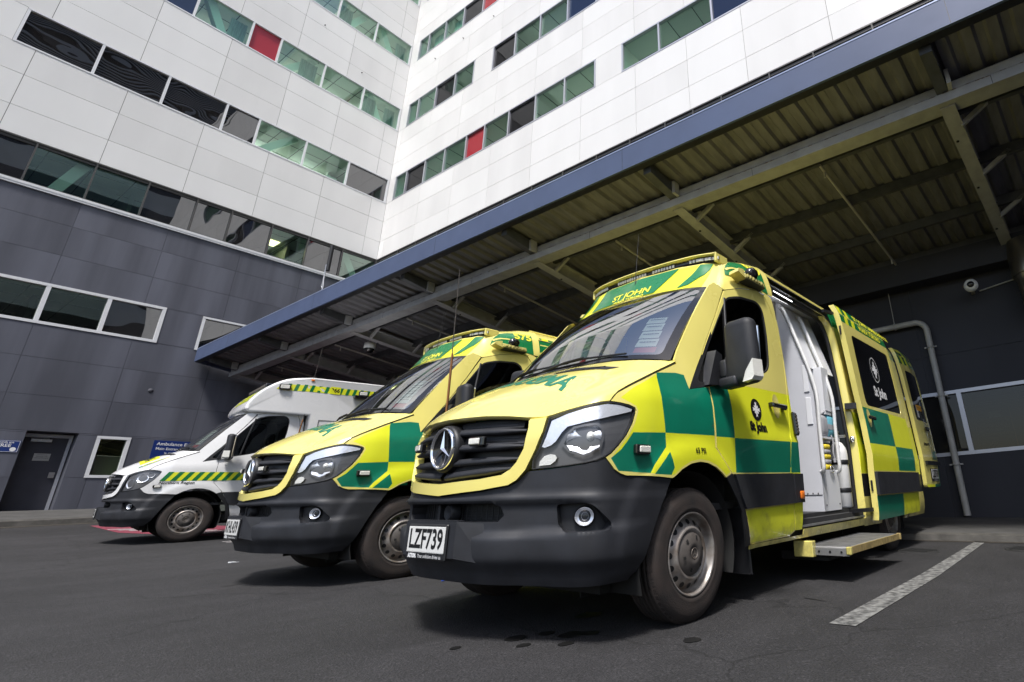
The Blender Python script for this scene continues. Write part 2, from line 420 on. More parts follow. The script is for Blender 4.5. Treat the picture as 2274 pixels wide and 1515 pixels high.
# ------------------------------------------------------------------ ground
GA, GB, GC = .0080915, .0431552, .0020
def gz(x, y): return GA * x + GB * y + GC * max(0., y - 4) ** 2
DA = .0906232
ua = Vector((math.cos(DA), math.sin(DA), 0)); vb = Vector((-math.sin(DA), math.cos(DA), 0))
KA, KB = 18.4, 8.5586
BM = Matrix.Rotation(DA, 4, 'Z')
def uv2xy(u, v): p = ua * u + vb * v; return p.x, p.y
def guv(u, v): return gz(*uv2xy(u, v))

def asphalt():
    m = mat('asphalt', (.040, .039, .041), .82); nt = m.node_tree; p = nt.nodes['Principled BSDF']
    tc = N(nt, 'ShaderNodeTexCoord')
    def noise(sc, det, a, b, sx=(1, 1, 1)):
        mp = N(nt, 'ShaderNodeMapping'); mp.inputs['Scale'].default_value = sx; nt.links.new(tc.outputs['Object'], mp.inputs['Vector'])
        n = N(nt, 'ShaderNodeTexNoise', inp={'Scale': sc, 'Detail': det}); nt.links.new(mp.outputs[0], n.inputs['Vector'])
        r = N(nt, 'ShaderNodeMapRange', inp={1: .3, 2: .7, 3: a, 4: b}); nt.links.new(n.outputs[0], r.inputs[0]); return n, r
    n1, r1 = noise(.5, 5, .62, 1.35); n2, r2 = noise(120, 3, .30, 2.0); n3, r3 = noise(3.0, 6, .80, 1.18, (1, 1.6, 1))
    a = N(nt, 'ShaderNodeMath', operation='MULTIPLY'); nt.links.new(r1.outputs[0], a.inputs[0]); nt.links.new(r2.outputs[0], a.inputs[1])
    b = N(nt, 'ShaderNodeMath', operation='MULTIPLY'); nt.links.new(a.outputs[0], b.inputs[0]); nt.links.new(r3.outputs[0], b.inputs[1])
    vo = N(nt, 'ShaderNodeTexVoronoi', inp={'Scale': 95.}); nt.links.new(tc.outputs['Object'], vo.inputs['Vector'])
    sp = N(nt, 'ShaderNodeSeparateColor'); nt.links.new(vo.outputs['Color'], sp.inputs[0])
    gt = N(nt, 'ShaderNodeMath', operation='GREATER_THAN'); gt.inputs[1].default_value = .93; nt.links.new(sp.outputs[0], gt.inputs[0])
    mu = N(nt, 'ShaderNodeMath', operation='MULTIPLY_ADD'); mu.inputs[1].default_value = .9; nt.links.new(gt.outputs[0], mu.inputs[0]); nt.links.new(b.outputs[0], mu.inputs[2])
    vm = N(nt, 'ShaderNodeVectorMath', operation='SCALE'); vm.inputs[0].default_value = (.0185, .0179, .0192); nt.links.new(mu.outputs[0], vm.inputs['Scale'])
    nt.links.new(vm.outputs[0], p.inputs['Base Color'])
    # tyre-darkened tracks along the bays and a web of fine cracks
    w1 = N(nt, 'ShaderNodeTexNoise', inp={'Scale': 1.3, 'Detail': 6.}); nt.links.new(tc.outputs['Object'], w1.inputs['Vector'])
    wm = N(nt, 'ShaderNodeVectorMath', operation='SCALE'); wm.inputs['Scale'].default_value = .9; nt.links.new(w1.outputs['Color'], wm.inputs[0])
    wa_ = N(nt, 'ShaderNodeVectorMath', operation='ADD'); nt.links.new(tc.outputs['Object'], wa_.inputs[0]); nt.links.new(wm.outputs[0], wa_.inputs[1])
    vc = N(nt, 'ShaderNodeTexVoronoi', feature='DISTANCE_TO_EDGE', inp={'Scale': .23}); nt.links.new(wa_.outputs[0], vc.inputs['Vector'])
    cr_ = N(nt, 'ShaderNodeMapRange', inp={1: .0, 2: .0035, 3: .35, 4: 1.}); nt.links.new(vc.outputs[0], cr_.inputs[0])
    tn, tr_ = noise(1.0, 4, .80, 1.12, (.12, 1.5, 1))
    c1_ = N(nt, 'ShaderNodeMath', operation='MULTIPLY'); nt.links.new(cr_.outputs[0], c1_.inputs[0]); nt.links.new(tr_.outputs[0], c1_.inputs[1])
    c2_ = N(nt, 'ShaderNodeMath', operation='MULTIPLY'); nt.links.new(c1_.outputs[0], c2_.inputs[0]); nt.links.new(mu.outputs[0], c2_.inputs[1]); nt.links.new(c2_.outputs[0], vm.inputs['Scale'])
    bp = N(nt, 'ShaderNodeBump', inp={'Strength': 1., 'Distance': .010}); nt.links.new(n2.outputs[0], bp.inputs['Height']); nt.links.new(bp.outputs[0], p.inputs['Normal'])
    return m
M['asphalt'] = asphalt()
M['concrete'] = mat('footpath_concrete', (.080, .078, .075), .8, noise=(2.5, .35), bump=(90, .3))
M['kerb'] = mat('kerb_concrete', (.085, .08, .072), .8, noise=(6, .45), bump=(60, .4))
M['grit'] = mat('gutter_grit', (.05, .042, .032), .9, noise=(25, .6), bump=(120, .6))
M['roadpaint'] = mat('worn_white_road_paint', (.27, .27, .26), .7, noise=(22, .75), bump=(140, .6), col2=(.05, .05, .05))
M['redpaint'] = mat('worn_red_road_paint', (.27, .045, .075), .7, noise=(40, .5), bump=(140, .5))
M['whitepaint2'] = mat('white_hatch_paint', (.55, .52, .52), .7, noise=(40, .5))

def lin(a, b, n): return [a + (b - a) * i / n for i in range(n + 1)]
gx = [-220, -120, -60] + lin(-30, 30, 40) + [60, 120, 220]
gy = [-220, -120, -60] + lin(-30, 40, 60) + [60]
g = MB(); g.grid([[(x, y, gz(x, min(y, 30))) for x in gx] for y in gy], 0, True)
g.build('ground', M['asphalt'], kind='structure')

def ground_poly(name, pts, m, lift=.004, step=.35, **kw):
    """a painted sheet lying on the sloping ground; pts in world xy"""
    b = MB(); region(b, pts, lambda x, y, d: (x, y, gz(x, y) + lift), step=step, rim=0)
    return b.build(name, m, kind='structure', **kw)
ground_poly('bay_line', [(1.39, -1.59), (1.40, -1.73), (3.2, -1.735), (6.02, -1.65), (6.02, -1.54), (3.2, -1.60)], M['roadpaint'])
ground_poly('hatched_marking', [(.62, 15.4), (1.5, 15.4), (2.6, 12.9), (7.5, 9.5), (7.5, 6.6), (1.75, 10.3), (.75, 13.0)], M['redpaint'])
hb = MB()
for k in range(9):
    t = k / 8; x0 = .72 + t * .9; y0 = 13.9 - t * 2.6
    region(hb, [(x0, y0), (x0 + .9, y0 - .55), (x0 + .9, y0 - .42), (x0, y0 + .13)], lambda x, y, d: (x, y, gz(x, y) + .008), step=.4, rim=0)
hb.build('hatch_lines', M['whitepaint2'], kind='structure')
wb = MB()
for (x, y, l, a) in ((1.46, 9.1, .5, .2), (1.70, 8.3, .35, .1), (1.46, 8.9, .6, .15)):
    c, s_ = math.cos(a), math.sin(a)
    region(wb, [(x, y), (x + l * c, y + l * s_), (x + l * c, y + l * s_ + .07), (x, y + .07)], lambda x, y, d: (x, y, gz(x, y) + .0045), step=.3, rim=0)
wb.build('worn_bay_markings', M['whitepaint2'], kind='structure')
# crack sealed across the bays, and the seam of an old trench
cb = MB()
for pts, w in (([(.1, 3.36), (.3, 3.40), (.6, 3.35), (.9, 3.25), (1.2, 3.1), (1.8, 3.0)], .010), ([(1.945, -1.185), (1.905, -1.351)], .008)):
    L = smooth_open(pts, 4); out = []
    for i, p in enumerate(L):
        q = L[min(i + 1, len(L) - 1)]; o = L[max(i - 1, 0)]; t = Vector((q[0] - o[0], q[1] - o[1])).normalized(); ww = w * (.5 + random.random())
        out.append(((p[0] - t.y * ww, p[1] + t.x * ww), (p[0] + t.y * ww, p[1] - t.x * ww)))
    cb.grid([[(a[0], a[1], gz(*a) + .0035), (b_[0], b_[1], gz(*b_) + .0035)] for a, b_ in out], 0, False)
cb.build('ground_cracks', mat('crack_tar', (.012, .0118, .012), .7), kind='structure')
M['oil'] = mat('oil_spot', (.010, .010, .010), .45)
ob = MB()
for (x, y, r_) in ((.55, -.55, .05), (.50, -.42, .03), (.62, -.62, .035), (.30, -.5, .025), (.42, -.66, .03), (.78, -1.15, .035), (.10, -.25, .02), (.36, -.36, .04), (.9, -.3, .06)):
    P = [(x + r_ * (1 + .3 * random.random()) * math.cos(t) * 1.3, y + r_ * (1 + .3 * random.random()) * math.sin(t)) for t in [2 * PI * k / 12 for k in range(12)]]
    region(ob, P, lambda x, y, d: (x, y, gz(x, y) + .003), step=.05, rim=0)
ob.build('oil_stains', M['oil'], kind='structure')
# footpaths (kerb and slab)
def path(name, rows, mats=('concrete', 'kerb', 'grit')):
    b = MB(); b.grid(rows[0], 0, True); b.grid(rows[1], 1, False); b.grid(rows[2], 2, False)
    return b.build(name, [M[k] for k in mats], kind='structure')
us = lin(-14, KB, 24)
path('footpath', ([[ (u, 16.35, guv(u, 16.35) + .13) for u in us], [(u, KA, 1.405 + .0085 * (u - 1)) for u in us]],
      [[(u, 16.22, guv(u, 16.2)) for u in us], [(u, 16.24, guv(u, 16.2) + .11) for u in us], [(u, 16.35, guv(u, 16.35) + .13) for u in us]],
      [[(u, 15.85, guv(u, 15.85) + .004) for u in us], [(u, 16.22, guv(u, 16.22) + .004) for u in us]])).matrix_world = BM
vs = lin(-14, 16.2, 24)
path('footpath', ([[(5.86, v, guv(5.86, v) + .085) for v in vs], [(KB, v, guv(KB, v) + .11) for v in vs]],
      [[(5.74, v, guv(5.74, v)) for v in vs], [(5.76, v, guv(5.76, v) + .07) for v in vs], [(5.86, v, guv(5.86, v) + .085) for v in vs]],
      [[(5.60, v, guv(5.60, v) + .004) for v in vs], [(5.74, v, guv(5.74, v) + .004) for v in vs]])).matrix_world = BM
# drain covers
def cover(u, v, r_, label):
    b = MB(); x, y = uv2xy(u, v); n = Vector((-GA, -GB, 1)).normalized().to_track_quat('Z', 'X').to_matrix().to_4x4()
    b.lathe([(0, .012), (r_ * .86, .012), (r_ * .88, .006), (r_ * .92, .006), (r_ * .94, .012), (r_, .012), (r_ + .01, 0)], 28)
    for k in range(-3, 4): b.box(-r_ * .7, r_ * .7, k * r_ * .2 - .008, k * r_ * .2 + .008, .012, .016)
    b.build('drain_cover', M['dirtsteel'], mat=Matrix.Translation((x, y, gz(x, y))) @ n, label=label, cat='drain cover', group='round drain covers in the asphalt')
cover(5.0, -2.62, .22, 'dark round drain cover on the asphalt right of the bay line')
cover(4.55, -1.62, .20, 'dark round drain cover beside the rear wheel of the open ambulance')
def litter(x, y, l, w, a, m, name, label, cat):
    b = MB(); b.box(-l / 2, l / 2, -w / 2, w / 2, .003, .006); b.box(-l / 2, l * .1, -w * .3, w / 2, .006, .014)
    b.build(name, m, mat=Matrix.Translation((x, y, gz(x, y))) @ Matrix.Rotation(a, 4, 'Z'), label=label, cat=cat)
litter(.72, 5.55, .09, .05, .3, M['paper'], 'paper_scrap', 'small white paper scrap on the asphalt left of the second yellow ambulance', 'litter')
litter(1.185, 1.79, .03, .022, .8, mat('blue_plastic', (.02, .08, .5), .4), 'bottle_cap', 'tiny blue plastic scrap on the asphalt between the yellow ambulances', 'litter')

# ------------------------------------------------------------------ hospital building
bld = empty('hospital_building', BM, 'tall hospital wing in white and slate grey panels, window bands meeting at an inner corner', 'building')
A_ = lambda u, z, d: (u, KA - d, z)
B_ = lambda v, z, d: (KB - d, v, z)
TOP = 31.2
ROWZ = [(13.67, 14.88), (17.50, 18.78), (21.40, 22.66), (25.30, 26.55)]
JA = [-1.37 + 1.86 * k for k in range(-6, 6)]; JB = [18.05, 15.89, 13.76, 11.59, 9.38, 7.10, 4.85, 2.97, 1.16, -1.12, -3.3, -5.5, -7.7, -9.9, -12.]
def cuts(a, b, J): return [a] + [j for j in sorted(J) if a + .05 < j < b - .05] + [b]
def panels(mb, f, a, b, z0, z1, J, JZ, mi=(0, 1), gap=.0055, back=2, proud=.018):
    us_ = cuts(a, b, J); zs = cuts(z0, z1, JZ)
    P = [f(a, z0, 0), f(b, z0, 0), f(b, z1, 0), f(a, z1, 0)]; mb.poly(P, back)
    for i in range(len(us_) - 1):
        for j in range(len(zs) - 1):
            mb.box(us_[i] + gap, us_[i + 1] - gap, zs[j] + gap, zs[j + 1] - gap, .002, proud + random.random() * .0025, random.choice(mi), f=lambda u, z, d: f(u, z, d))
JZ = [11.80, 12.78, 15.68, 16.64, 19.53, 20.50, 23.40, 24.38, 27.3, 28.3, 29.3]
WA = {0: (-1.80, 8.50), 1: (-4.8, 8.50), 2: (-4.8, 8.52), 3: (-4.8, 8.52)}
WBs = {0: [(6.48, 17.94), (-6.2, 5.38)], 1: [(13.16, 17.81), (-6.2, 12.02)], 2: [(-6.2, 17.77)], 3: [(-6.2, 17.75)]}
UL, VL = -13., -13.
wa = MB(); wbm = MB()
prev = 10.98
for i, (z0, z1) in enumerate(ROWZ + [(TOP, TOP)]):
    panels(wa, A_, UL, KB - .02, prev, z0, JA, JZ); panels(wbm, B_, VL, KA - .02, prev, z0, JB, JZ)
    if i < 4:
        panels(wa, A_, UL, WA[i][0], z0, z1, JA, []); panels(wa, A_, WA[i][1], KB - .02, z0, z1, [], [])
        segs = sorted(WBs[i]); e = VL
        for s0, s1 in segs:
            panels(wbm, B_, e, s0, z0, z1, JB, []); e = s1
        panels(wbm, B_, e, KA - .02, z0, z1, [], [])
    prev = z1
wa.build('wall', [M['clad'], M['clad2'], M['joint']], bld); wbm.build('wall', [M['clad'], M['clad2'], M['joint']], bld)
# grey lower walls with their openings
gj = [8.85, 7.97, 7.13, 6.0, 5.15, 4.2, 3.28, 2.2]; gju = [.48 + 1.85 * k for k in range(-7, 5)]
OPA = [(-1.55, 2.83, 6.02, 7.13), (3.70, 7.3, 6.0, 7.10), (2.27, 2.93, 2.19, 3.27), (1.04, 1.92, 1.0, 3.31)]
def holed(mb, f, a, b, z0, z1, ops, J, JZ_, mi, back=2):
    zs = sorted({z0, z1} | {min(max(z, z0), z1) for o in ops for z in (o[2], o[3])})
    for i in range(len(zs) - 1):
        y0, y1 = zs[i], zs[i + 1]
        if y1 - y0 < 1e-3: continue
        e = a
        for o in sorted(o for o in ops if o[2] < y1 - 1e-3 and o[3] > y0 + 1e-3):
            if o[0] > e: panels(mb, f, e, o[0], y0, y1, J, JZ_, mi, gap=.0035, proud=.012, back=back)
            e = o[1]
        if b > e: panels(mb, f, e, b, y0, y1, J, JZ_, mi, gap=.0035, proud=.012, back=back)
ga = MB(); holed(ga, A_, UL, KB - .02, .8, 9.72, OPA, gju, gj, (0, 1))
for o in OPA:  # reveals
    dd = .38 if o[2] < 1.5 else .14
    for P in ([(o[0], o[2]), (o[0], o[3])], [(o[1], o[3]), (o[1], o[2])], [(o[0], o[3]), (o[1], o[3])], [(o[1], o[2]), (o[0], o[2])]):
        ga.poly([A_(P[0][0], P[0][1], .012), A_(P[1][0], P[1][1], .012), A_(P[1][0], P[1][1], -dd), A_(P[0][0], P[0][1], -dd)], 1)
ga.build('lower_wall', [M['gclad'], M['gclad2'], M['gjoint']], bld)
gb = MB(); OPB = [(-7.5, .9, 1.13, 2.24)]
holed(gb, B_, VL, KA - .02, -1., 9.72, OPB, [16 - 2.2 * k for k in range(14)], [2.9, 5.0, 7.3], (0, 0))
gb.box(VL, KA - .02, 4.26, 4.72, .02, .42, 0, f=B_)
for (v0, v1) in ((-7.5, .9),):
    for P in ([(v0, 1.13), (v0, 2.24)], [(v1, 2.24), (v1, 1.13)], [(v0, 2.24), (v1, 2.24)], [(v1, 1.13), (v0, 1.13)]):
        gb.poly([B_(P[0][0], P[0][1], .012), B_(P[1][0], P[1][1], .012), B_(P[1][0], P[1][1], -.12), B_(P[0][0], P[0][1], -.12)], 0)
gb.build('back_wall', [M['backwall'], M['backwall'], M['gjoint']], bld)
# roof slab and outer faces so the wing is a solid block
sb = MB()
sb.box(UL, KB + 9, KA + 4.2, KA + 9, 0, TOP, 0); sb.box(KB + 4.2, KB + 9, VL, KA + 4.2, 0, TOP, 0)
sb.box(UL, KB + 9, KA - .05, KA + 9, TOP, TOP + .3, 0); sb.box(KB - .05, KB + 9, VL, KA - .05, TOP, TOP + .3, 0)
sb.box(UL - .3, UL, KA, KA + 9, 0, TOP, 0); sb.box(KB, KB + 9, VL - .3, VL, 0, TOP, 0)
sb.build('roof', [M['clad2']], bld)

def strip(f, side, z0, z1, marks, kinds, frame='frame', ft=.05, depth=4.0, mull=.06, header=None, braces=(), lamps=(), sill=None, room='room', room_fill=True):
    """one band of glazing: frame > panes, and the room seen through it"""
    a, b = min(marks), max(marks); marks = sorted(marks)
    w = MB()
    w.box(a, b, z0, z0 + ft, -.09, .03, 0, f=f); w.box(a, b, z1 - ft, z1, -.09, .03, 0, f=f)
    for i, m_ in enumerate(marks):
        h = mull / 2
        lo, hi = (m_ - h, m_ + h) if 0 < i < len(marks) - 1 else ((m_, m_ + mull) if i == 0 else (m_ - mull, m_))
        w.box(lo, hi, z0 + ft, z1 - ft, -.08, .027, 0, f=f)
    if sill: w.box(a, b, z0 - sill, z0, -.02, .07, 1, f=f)
    if header: w.box(a, b, z1 - ft - header, z1 - ft, -.085, -.01, 2, f=f)
    win = w.build('window', [M[frame], M['frame'], M['dframe']], bld)
    kinds = [KB_.get(k, k) for k in kinds] if side == 'B' else kinds
    for i in range(len(marks) - 1):
        p = MB(); l, r_ = marks[i] + mull / 2, marks[i + 1] - mull / 2; zt = z1 - ft - (header or 0)
        d0 = -.045 - .004 * random.random(); d1 = d0 + random.uniform(-.006, .006)
        p.add([f(l, z0 + ft, d0), f(r_, z0 + ft, d1), f(r_, zt, d1), f(l, zt, d0)], [(0, 1, 2, 3)], 0)
        p.build('pane', M[kinds[i]], win)
    rm = MB(); zc = z1 + .10
    rm.poly([f(a, zc, -.1), f(b, zc, -.1), f(b, zc, -depth), f(a, zc, -depth)], 0)
    rm.poly([f(a, z0 - .9, -depth), f(b, z0 - .9, -depth), f(b, zc, -depth), f(a, zc, -depth)], 1)
    rm.poly([f(a, z0 - .9, -.1), f(b, z0 - .9, -.1), f(b, z0 - .9, -depth), f(a, z0 - .9, -depth)], 2)
    for m_ in (a, b): rm.poly([f(m_, z0 - .9, -.1), f(m_, zc, -.1), f(m_, zc, -depth), f(m_, z0 - .9, -depth)], 1)
    for m_ in marks[2:-1:2]: rm.box(m_ - .05, m_ + .05, z0 - .9, zc, -depth, -1.6, 1, f=f)
    # ceiling grid
    n = int((b - a) / .9)
    for k in range(1, n): rm.box(a + k * .9 - .012, a + k * .9 + .012, zc - .012, zc - .001, -depth, -.1, 2, f=f)
    for k in range(1, 4): rm.box(a, b, zc - .010, zc - .0015, -k * .95 - .012, -k * .95 + .012, 2, f=f)
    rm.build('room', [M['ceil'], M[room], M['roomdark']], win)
    for (u0, u1) in braces:
        q = MB(); q.bar(f(u0, z0 - .25, -.42), f(u1, z1 + .1, -.42), .26, .26, up=(0, 1, 0) if side == 'A' else (1, 0, 0)); q.build('brace', M['brace'], win)
    for (u0, dd, kind) in lamps:
        q = MB()
        if kind == 'p': q.box(u0 - .28, u0 + .28, zc - .02, zc - .013, -dd - .55, -dd, 0, f=f); q.build('ceiling_lamp', M['lit'], win)
        elif kind == 'd': q.box(u0 - .28, u0 + .28, zc - .02, zc - .013, -dd - .55, -dd, 0, f=f); q.build('ceiling_lamp', M['paper'], win)
        else:
            for k in range(2):
                for j in range(4): q.box(u0 - .22 + k * .24, u0 - .04 + k * .24, zc - .03, zc - .015, -dd - .16 * j - .11, -dd - .16 * j, 0, f=f)
            q.build('ceiling_lamp', M['litw'], win)
    for i in range(len(marks) - 1):
        if room_fill and ('green' in kinds[i] or 'pale' in kinds[i]):
            c_ = (marks[i] + marks[i + 1]) / 2; q = MB(); q.box(c_ - .5, c_ + .5, zc - .42, zc - .36, -2.9, -2.4, 0, f=f); q.box(c_ - .01, c_ + .01, zc - .36, zc, -2.66, -2.64, 1, f=f); q.build('added_room_fill_light', [M['room_fill'], M['frame']], win)  # added glowing box deep in the room, out of sight, brightens the ceiling
    return win
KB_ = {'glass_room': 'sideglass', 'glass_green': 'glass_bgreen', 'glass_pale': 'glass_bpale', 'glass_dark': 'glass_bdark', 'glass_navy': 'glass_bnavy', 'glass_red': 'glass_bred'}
def curtain(win, f, u0, u1, z0, z1, d=.25):
    q = MB(); n = 40
    q.grid([[f(u0 + (u1 - u0) * k / n, z, -d - .03 * math.sin(k * 1.9) - .015 * math.sin(k * 4.3)) for k in range(n + 1)] for z in (z0, z1)], 0, True)
    q.build('curtain', M['curtain'], win)
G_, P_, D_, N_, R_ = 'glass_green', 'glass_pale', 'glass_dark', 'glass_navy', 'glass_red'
strip(A_, 'A', 9.73, 10.97, [-8.5, -6.2, -4, -1.9, -.66, .48, 1.61, 2.77, 3.69, 4.86, 6.02, 7.24, 8.53], [D_, D_, D_, D_, P_, P_, D_, D_, D_, G_, D_, P_], 'dframe', ft=.035, mull=.035, header=.075,
      braces=((8.25, 7.35), (-.2, .35)), lamps=((5.4, 1.5, 'p'), (1.0, 1.6, 'd')), sill=.07, room_fill=False)
w = strip(A_, 'A', *ROWZ[0], [-1.80, -.29, 1.23, 2.77, 3.72, 5.26, 6.84, 8.50], [D_, D_, D_, D_, G_, G_, D_], braces=((3.7, 5.0),), lamps=((4.35, 1.5, 'd'), (6.0, 1.3, 'd')))
q = MB(); q.bbox(6.35, 6.72, 13.2, 14.15, -.9, -.5, .02, f=A_); q.build('cabinet', M['brace'], w)
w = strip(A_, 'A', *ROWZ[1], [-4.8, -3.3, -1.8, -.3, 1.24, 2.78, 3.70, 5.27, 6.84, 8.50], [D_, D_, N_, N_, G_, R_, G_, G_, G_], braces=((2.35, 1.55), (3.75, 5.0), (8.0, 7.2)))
for u0, u1 in ((2.2, 2.7), (4.5, 5.1), (7.0, 7.5), (7.9, 8.35)): curtain(w, A_, u0, u1, 17.3, 18.6)
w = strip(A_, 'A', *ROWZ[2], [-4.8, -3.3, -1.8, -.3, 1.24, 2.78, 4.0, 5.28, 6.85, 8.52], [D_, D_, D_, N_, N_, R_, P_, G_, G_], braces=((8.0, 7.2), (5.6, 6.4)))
for u0, u1 in ((5.4, 5.9), (7.9, 8.35)): curtain(w, A_, u0, u1, 21.2, 22.5)
strip(A_, 'A', *ROWZ[3], [-4.8, -1.8, 1.24, 4.0, 5.28, 6.85, 8.52], [D_, N_, D_, G_, G_, G_], braces=((8.0, 7.2),))
strip(B_, 'B', *ROWZ[0], [17.94, 17.11, 15.82, 14.51, 13.16, 12.07, 10.71, 9.31, 7.89, 6.48], [G_, P_, D_, G_, R_, G_, P_, D_, G_], 'aframe', lamps=((13.7, 1.3, 'l'), (11.0, 1.2, 'l'), (7.9, 1.2, 'l'), (7.1, 1.1, 'l')))
strip(B_, 'B', *ROWZ[0], [5.38, 3.92, 2.05, .73, -.8, -2.6, -4.4, -6.2], [D_, G_, N_, G_, N_, G_, G_][::1], 'aframe', lamps=((4.35, 1.2, 'l'), (4.05, 2.0, 'l')))
w = strip(B_, 'B', *ROWZ[1], [17.81, 17.06, 15.77, 14.45, 13.16], [G_, D_, P_, G_], 'aframe')
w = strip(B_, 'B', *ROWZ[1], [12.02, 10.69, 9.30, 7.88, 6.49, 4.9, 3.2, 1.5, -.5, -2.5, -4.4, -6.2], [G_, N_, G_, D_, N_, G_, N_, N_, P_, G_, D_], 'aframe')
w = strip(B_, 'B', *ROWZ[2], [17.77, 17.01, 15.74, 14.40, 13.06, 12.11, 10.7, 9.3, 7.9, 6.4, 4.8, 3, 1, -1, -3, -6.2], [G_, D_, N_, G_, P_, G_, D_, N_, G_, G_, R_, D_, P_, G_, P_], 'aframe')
for u0, u1 in ((16.0, 16.9), (14.6, 15.4)): curtain(w, B_, u0, u1, 21.2, 22.5)
strip(B_, 'B', *ROWZ[3], [17.75, 16.5, 15, 13.5, 12, 10, 8, 6, 4, 2, 0, -2, -4, -6.2], [G_, D_, G_, N_, G_, P_, D_, G_, G_, N_, G_, P_, G_], 'aframe')
strip(B_, 'B', 9.73, 10.97, [18.37, 16.87, 15.66, 14.33, 13.05, 11.99, 10.61, 9.23, 7.82, 6.4, 5.1, 3.83, 2.89, 1.99, .58, -.6, -2.04, -3.4, -5, -6.6, -8.2],
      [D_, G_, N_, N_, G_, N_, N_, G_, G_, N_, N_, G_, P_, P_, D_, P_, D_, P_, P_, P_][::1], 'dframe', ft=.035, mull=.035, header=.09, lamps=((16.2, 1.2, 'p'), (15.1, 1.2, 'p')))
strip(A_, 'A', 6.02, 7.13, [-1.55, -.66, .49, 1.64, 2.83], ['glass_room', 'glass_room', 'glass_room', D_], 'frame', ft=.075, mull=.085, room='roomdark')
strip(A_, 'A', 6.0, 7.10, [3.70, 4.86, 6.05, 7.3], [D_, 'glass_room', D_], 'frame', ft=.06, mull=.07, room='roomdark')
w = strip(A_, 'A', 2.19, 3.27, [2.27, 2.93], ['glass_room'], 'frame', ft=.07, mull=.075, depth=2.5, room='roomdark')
q = MB(); q.box(2.42, 2.86, 2.2, 2.78, -.16, -.13, 0, f=A_); q.build('blind', M['blind'], w)
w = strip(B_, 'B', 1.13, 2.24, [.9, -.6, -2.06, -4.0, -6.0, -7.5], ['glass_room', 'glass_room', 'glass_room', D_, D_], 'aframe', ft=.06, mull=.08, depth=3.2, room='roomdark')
sh = MB()
for z in (1.25, 1.52, 1.80): sh.box(-2.75, -2.15, z, z + .02, -1.5, -1.2, 0, f=B_)
sh.box(-2.77, -2.75, 1.0, 2.0, -1.5, -1.2, 0, f=B_); sh.box(-2.15, -2.13, 1.0, 2.0, -1.5, -1.2, 0, f=B_)
for k in range(9): sh.bbox(-2.7 + .06 * k, -2.66 + .06 * k + .01, 1.54, 1.68 + .06 * random.random(), -1.42, -1.22, .005, 1, f=B_)
sh.bbox(-2.6, -2.4, 1.82, 1.95, -1.45, -1.25, .01, 2, f=B_); sh.bbox(-2.5, -2.3, 1.27, 1.40, -1.45, -1.25, .01, 1, f=B_)
sh.build('shelf', [mat('shelf_wood', (.22, .15, .08), .6), mat('book_spines', (.20, .16, .13), .7, noise=(30, .7)), M['paper']], w)
# service door in its recess
dr = MB(); dr.box(1.06, 1.90, 1.40, 3.28, -.37, -.33, 0, f=A_); dr.box(1.84, 1.90, 1.40, 3.28, -.33, -.30, 1, f=A_); dr.box(1.06, 1.84, 3.20, 3.28, -.33, -.30, 1, f=A_)
door = dr.build('door', [M['doorpaint'], M['aframe']], bld)
q = MB(); q.box(1.70, 1.80, 2.20, 2.34, -.33, -.315, 0, f=A_); q.box(1.715, 1.785, 2.21, 2.225, -.315, -.28, 0, f=A_); q.build('handle', M['steel'], door)
q = MB(); q.box(1.20, 1.55, 3.08, 3.15, -.33, -.27, 0, f=A_); q.bar(A_(1.5, 3.17, -.3), A_(1.15, 3.19, -.2), .02, .02); q.build('closer', M['steel'], door)
q = MB(); q.box(1.34, 1.62, 2.62, 2.80, -.329, -.322, 0, f=A_)
for k, t in enumerate(('NO SMOKING', 'PLEASE USE', 'MAIN ENTRANCE')): q.text(t, lambda x, y, k=k: A_(1.48 + x, 2.765 - .04 * k + y, -.320), .03, 1, w=.16 + .03 * k)
q.build('notice', [M['steel'], M['ink']], door)
tm = MB(); tm.box(UL, KB - .05, 9.60, 9.66, .012, .06, 0, f=A_); tm.box(UL, KB - .05, 9.715, 9.725, .012, .05, 1, f=A_); tm.build('ledge', [M['frame'], M['gjoint']], bld)
q = MB(); q.lathe([(0, .015), (.055, .013), (.06, 0)], 20, f=lambda x, y, z: A_(3.02 + x, 4.62 + y, .012 + z)); q.build('vent_cap', M['gjoint'], bld)
for (u, z) in ((4.9, 20.6), (6.6, 19.4)):
    q = MB(); q.lathe([(0, .05), (.02, .05), (.022, 0)], 8, f=lambda x, y, d: A_(u + x, z + y, .02 + d)); q.build('anchor_bolt', M['dframe'], bld)
for (v, z) in ((16.2, 20.6), (14.2, 20.6), (12.2, 20.6)):
    q = MB(); q.lathe([(0, .05), (.02, .05), (.022, 0)], 8, f=lambda x, y, d: B_(v + x, z + y, .02 + d)); q.build('anchor_bolt', M['dframe'], bld)

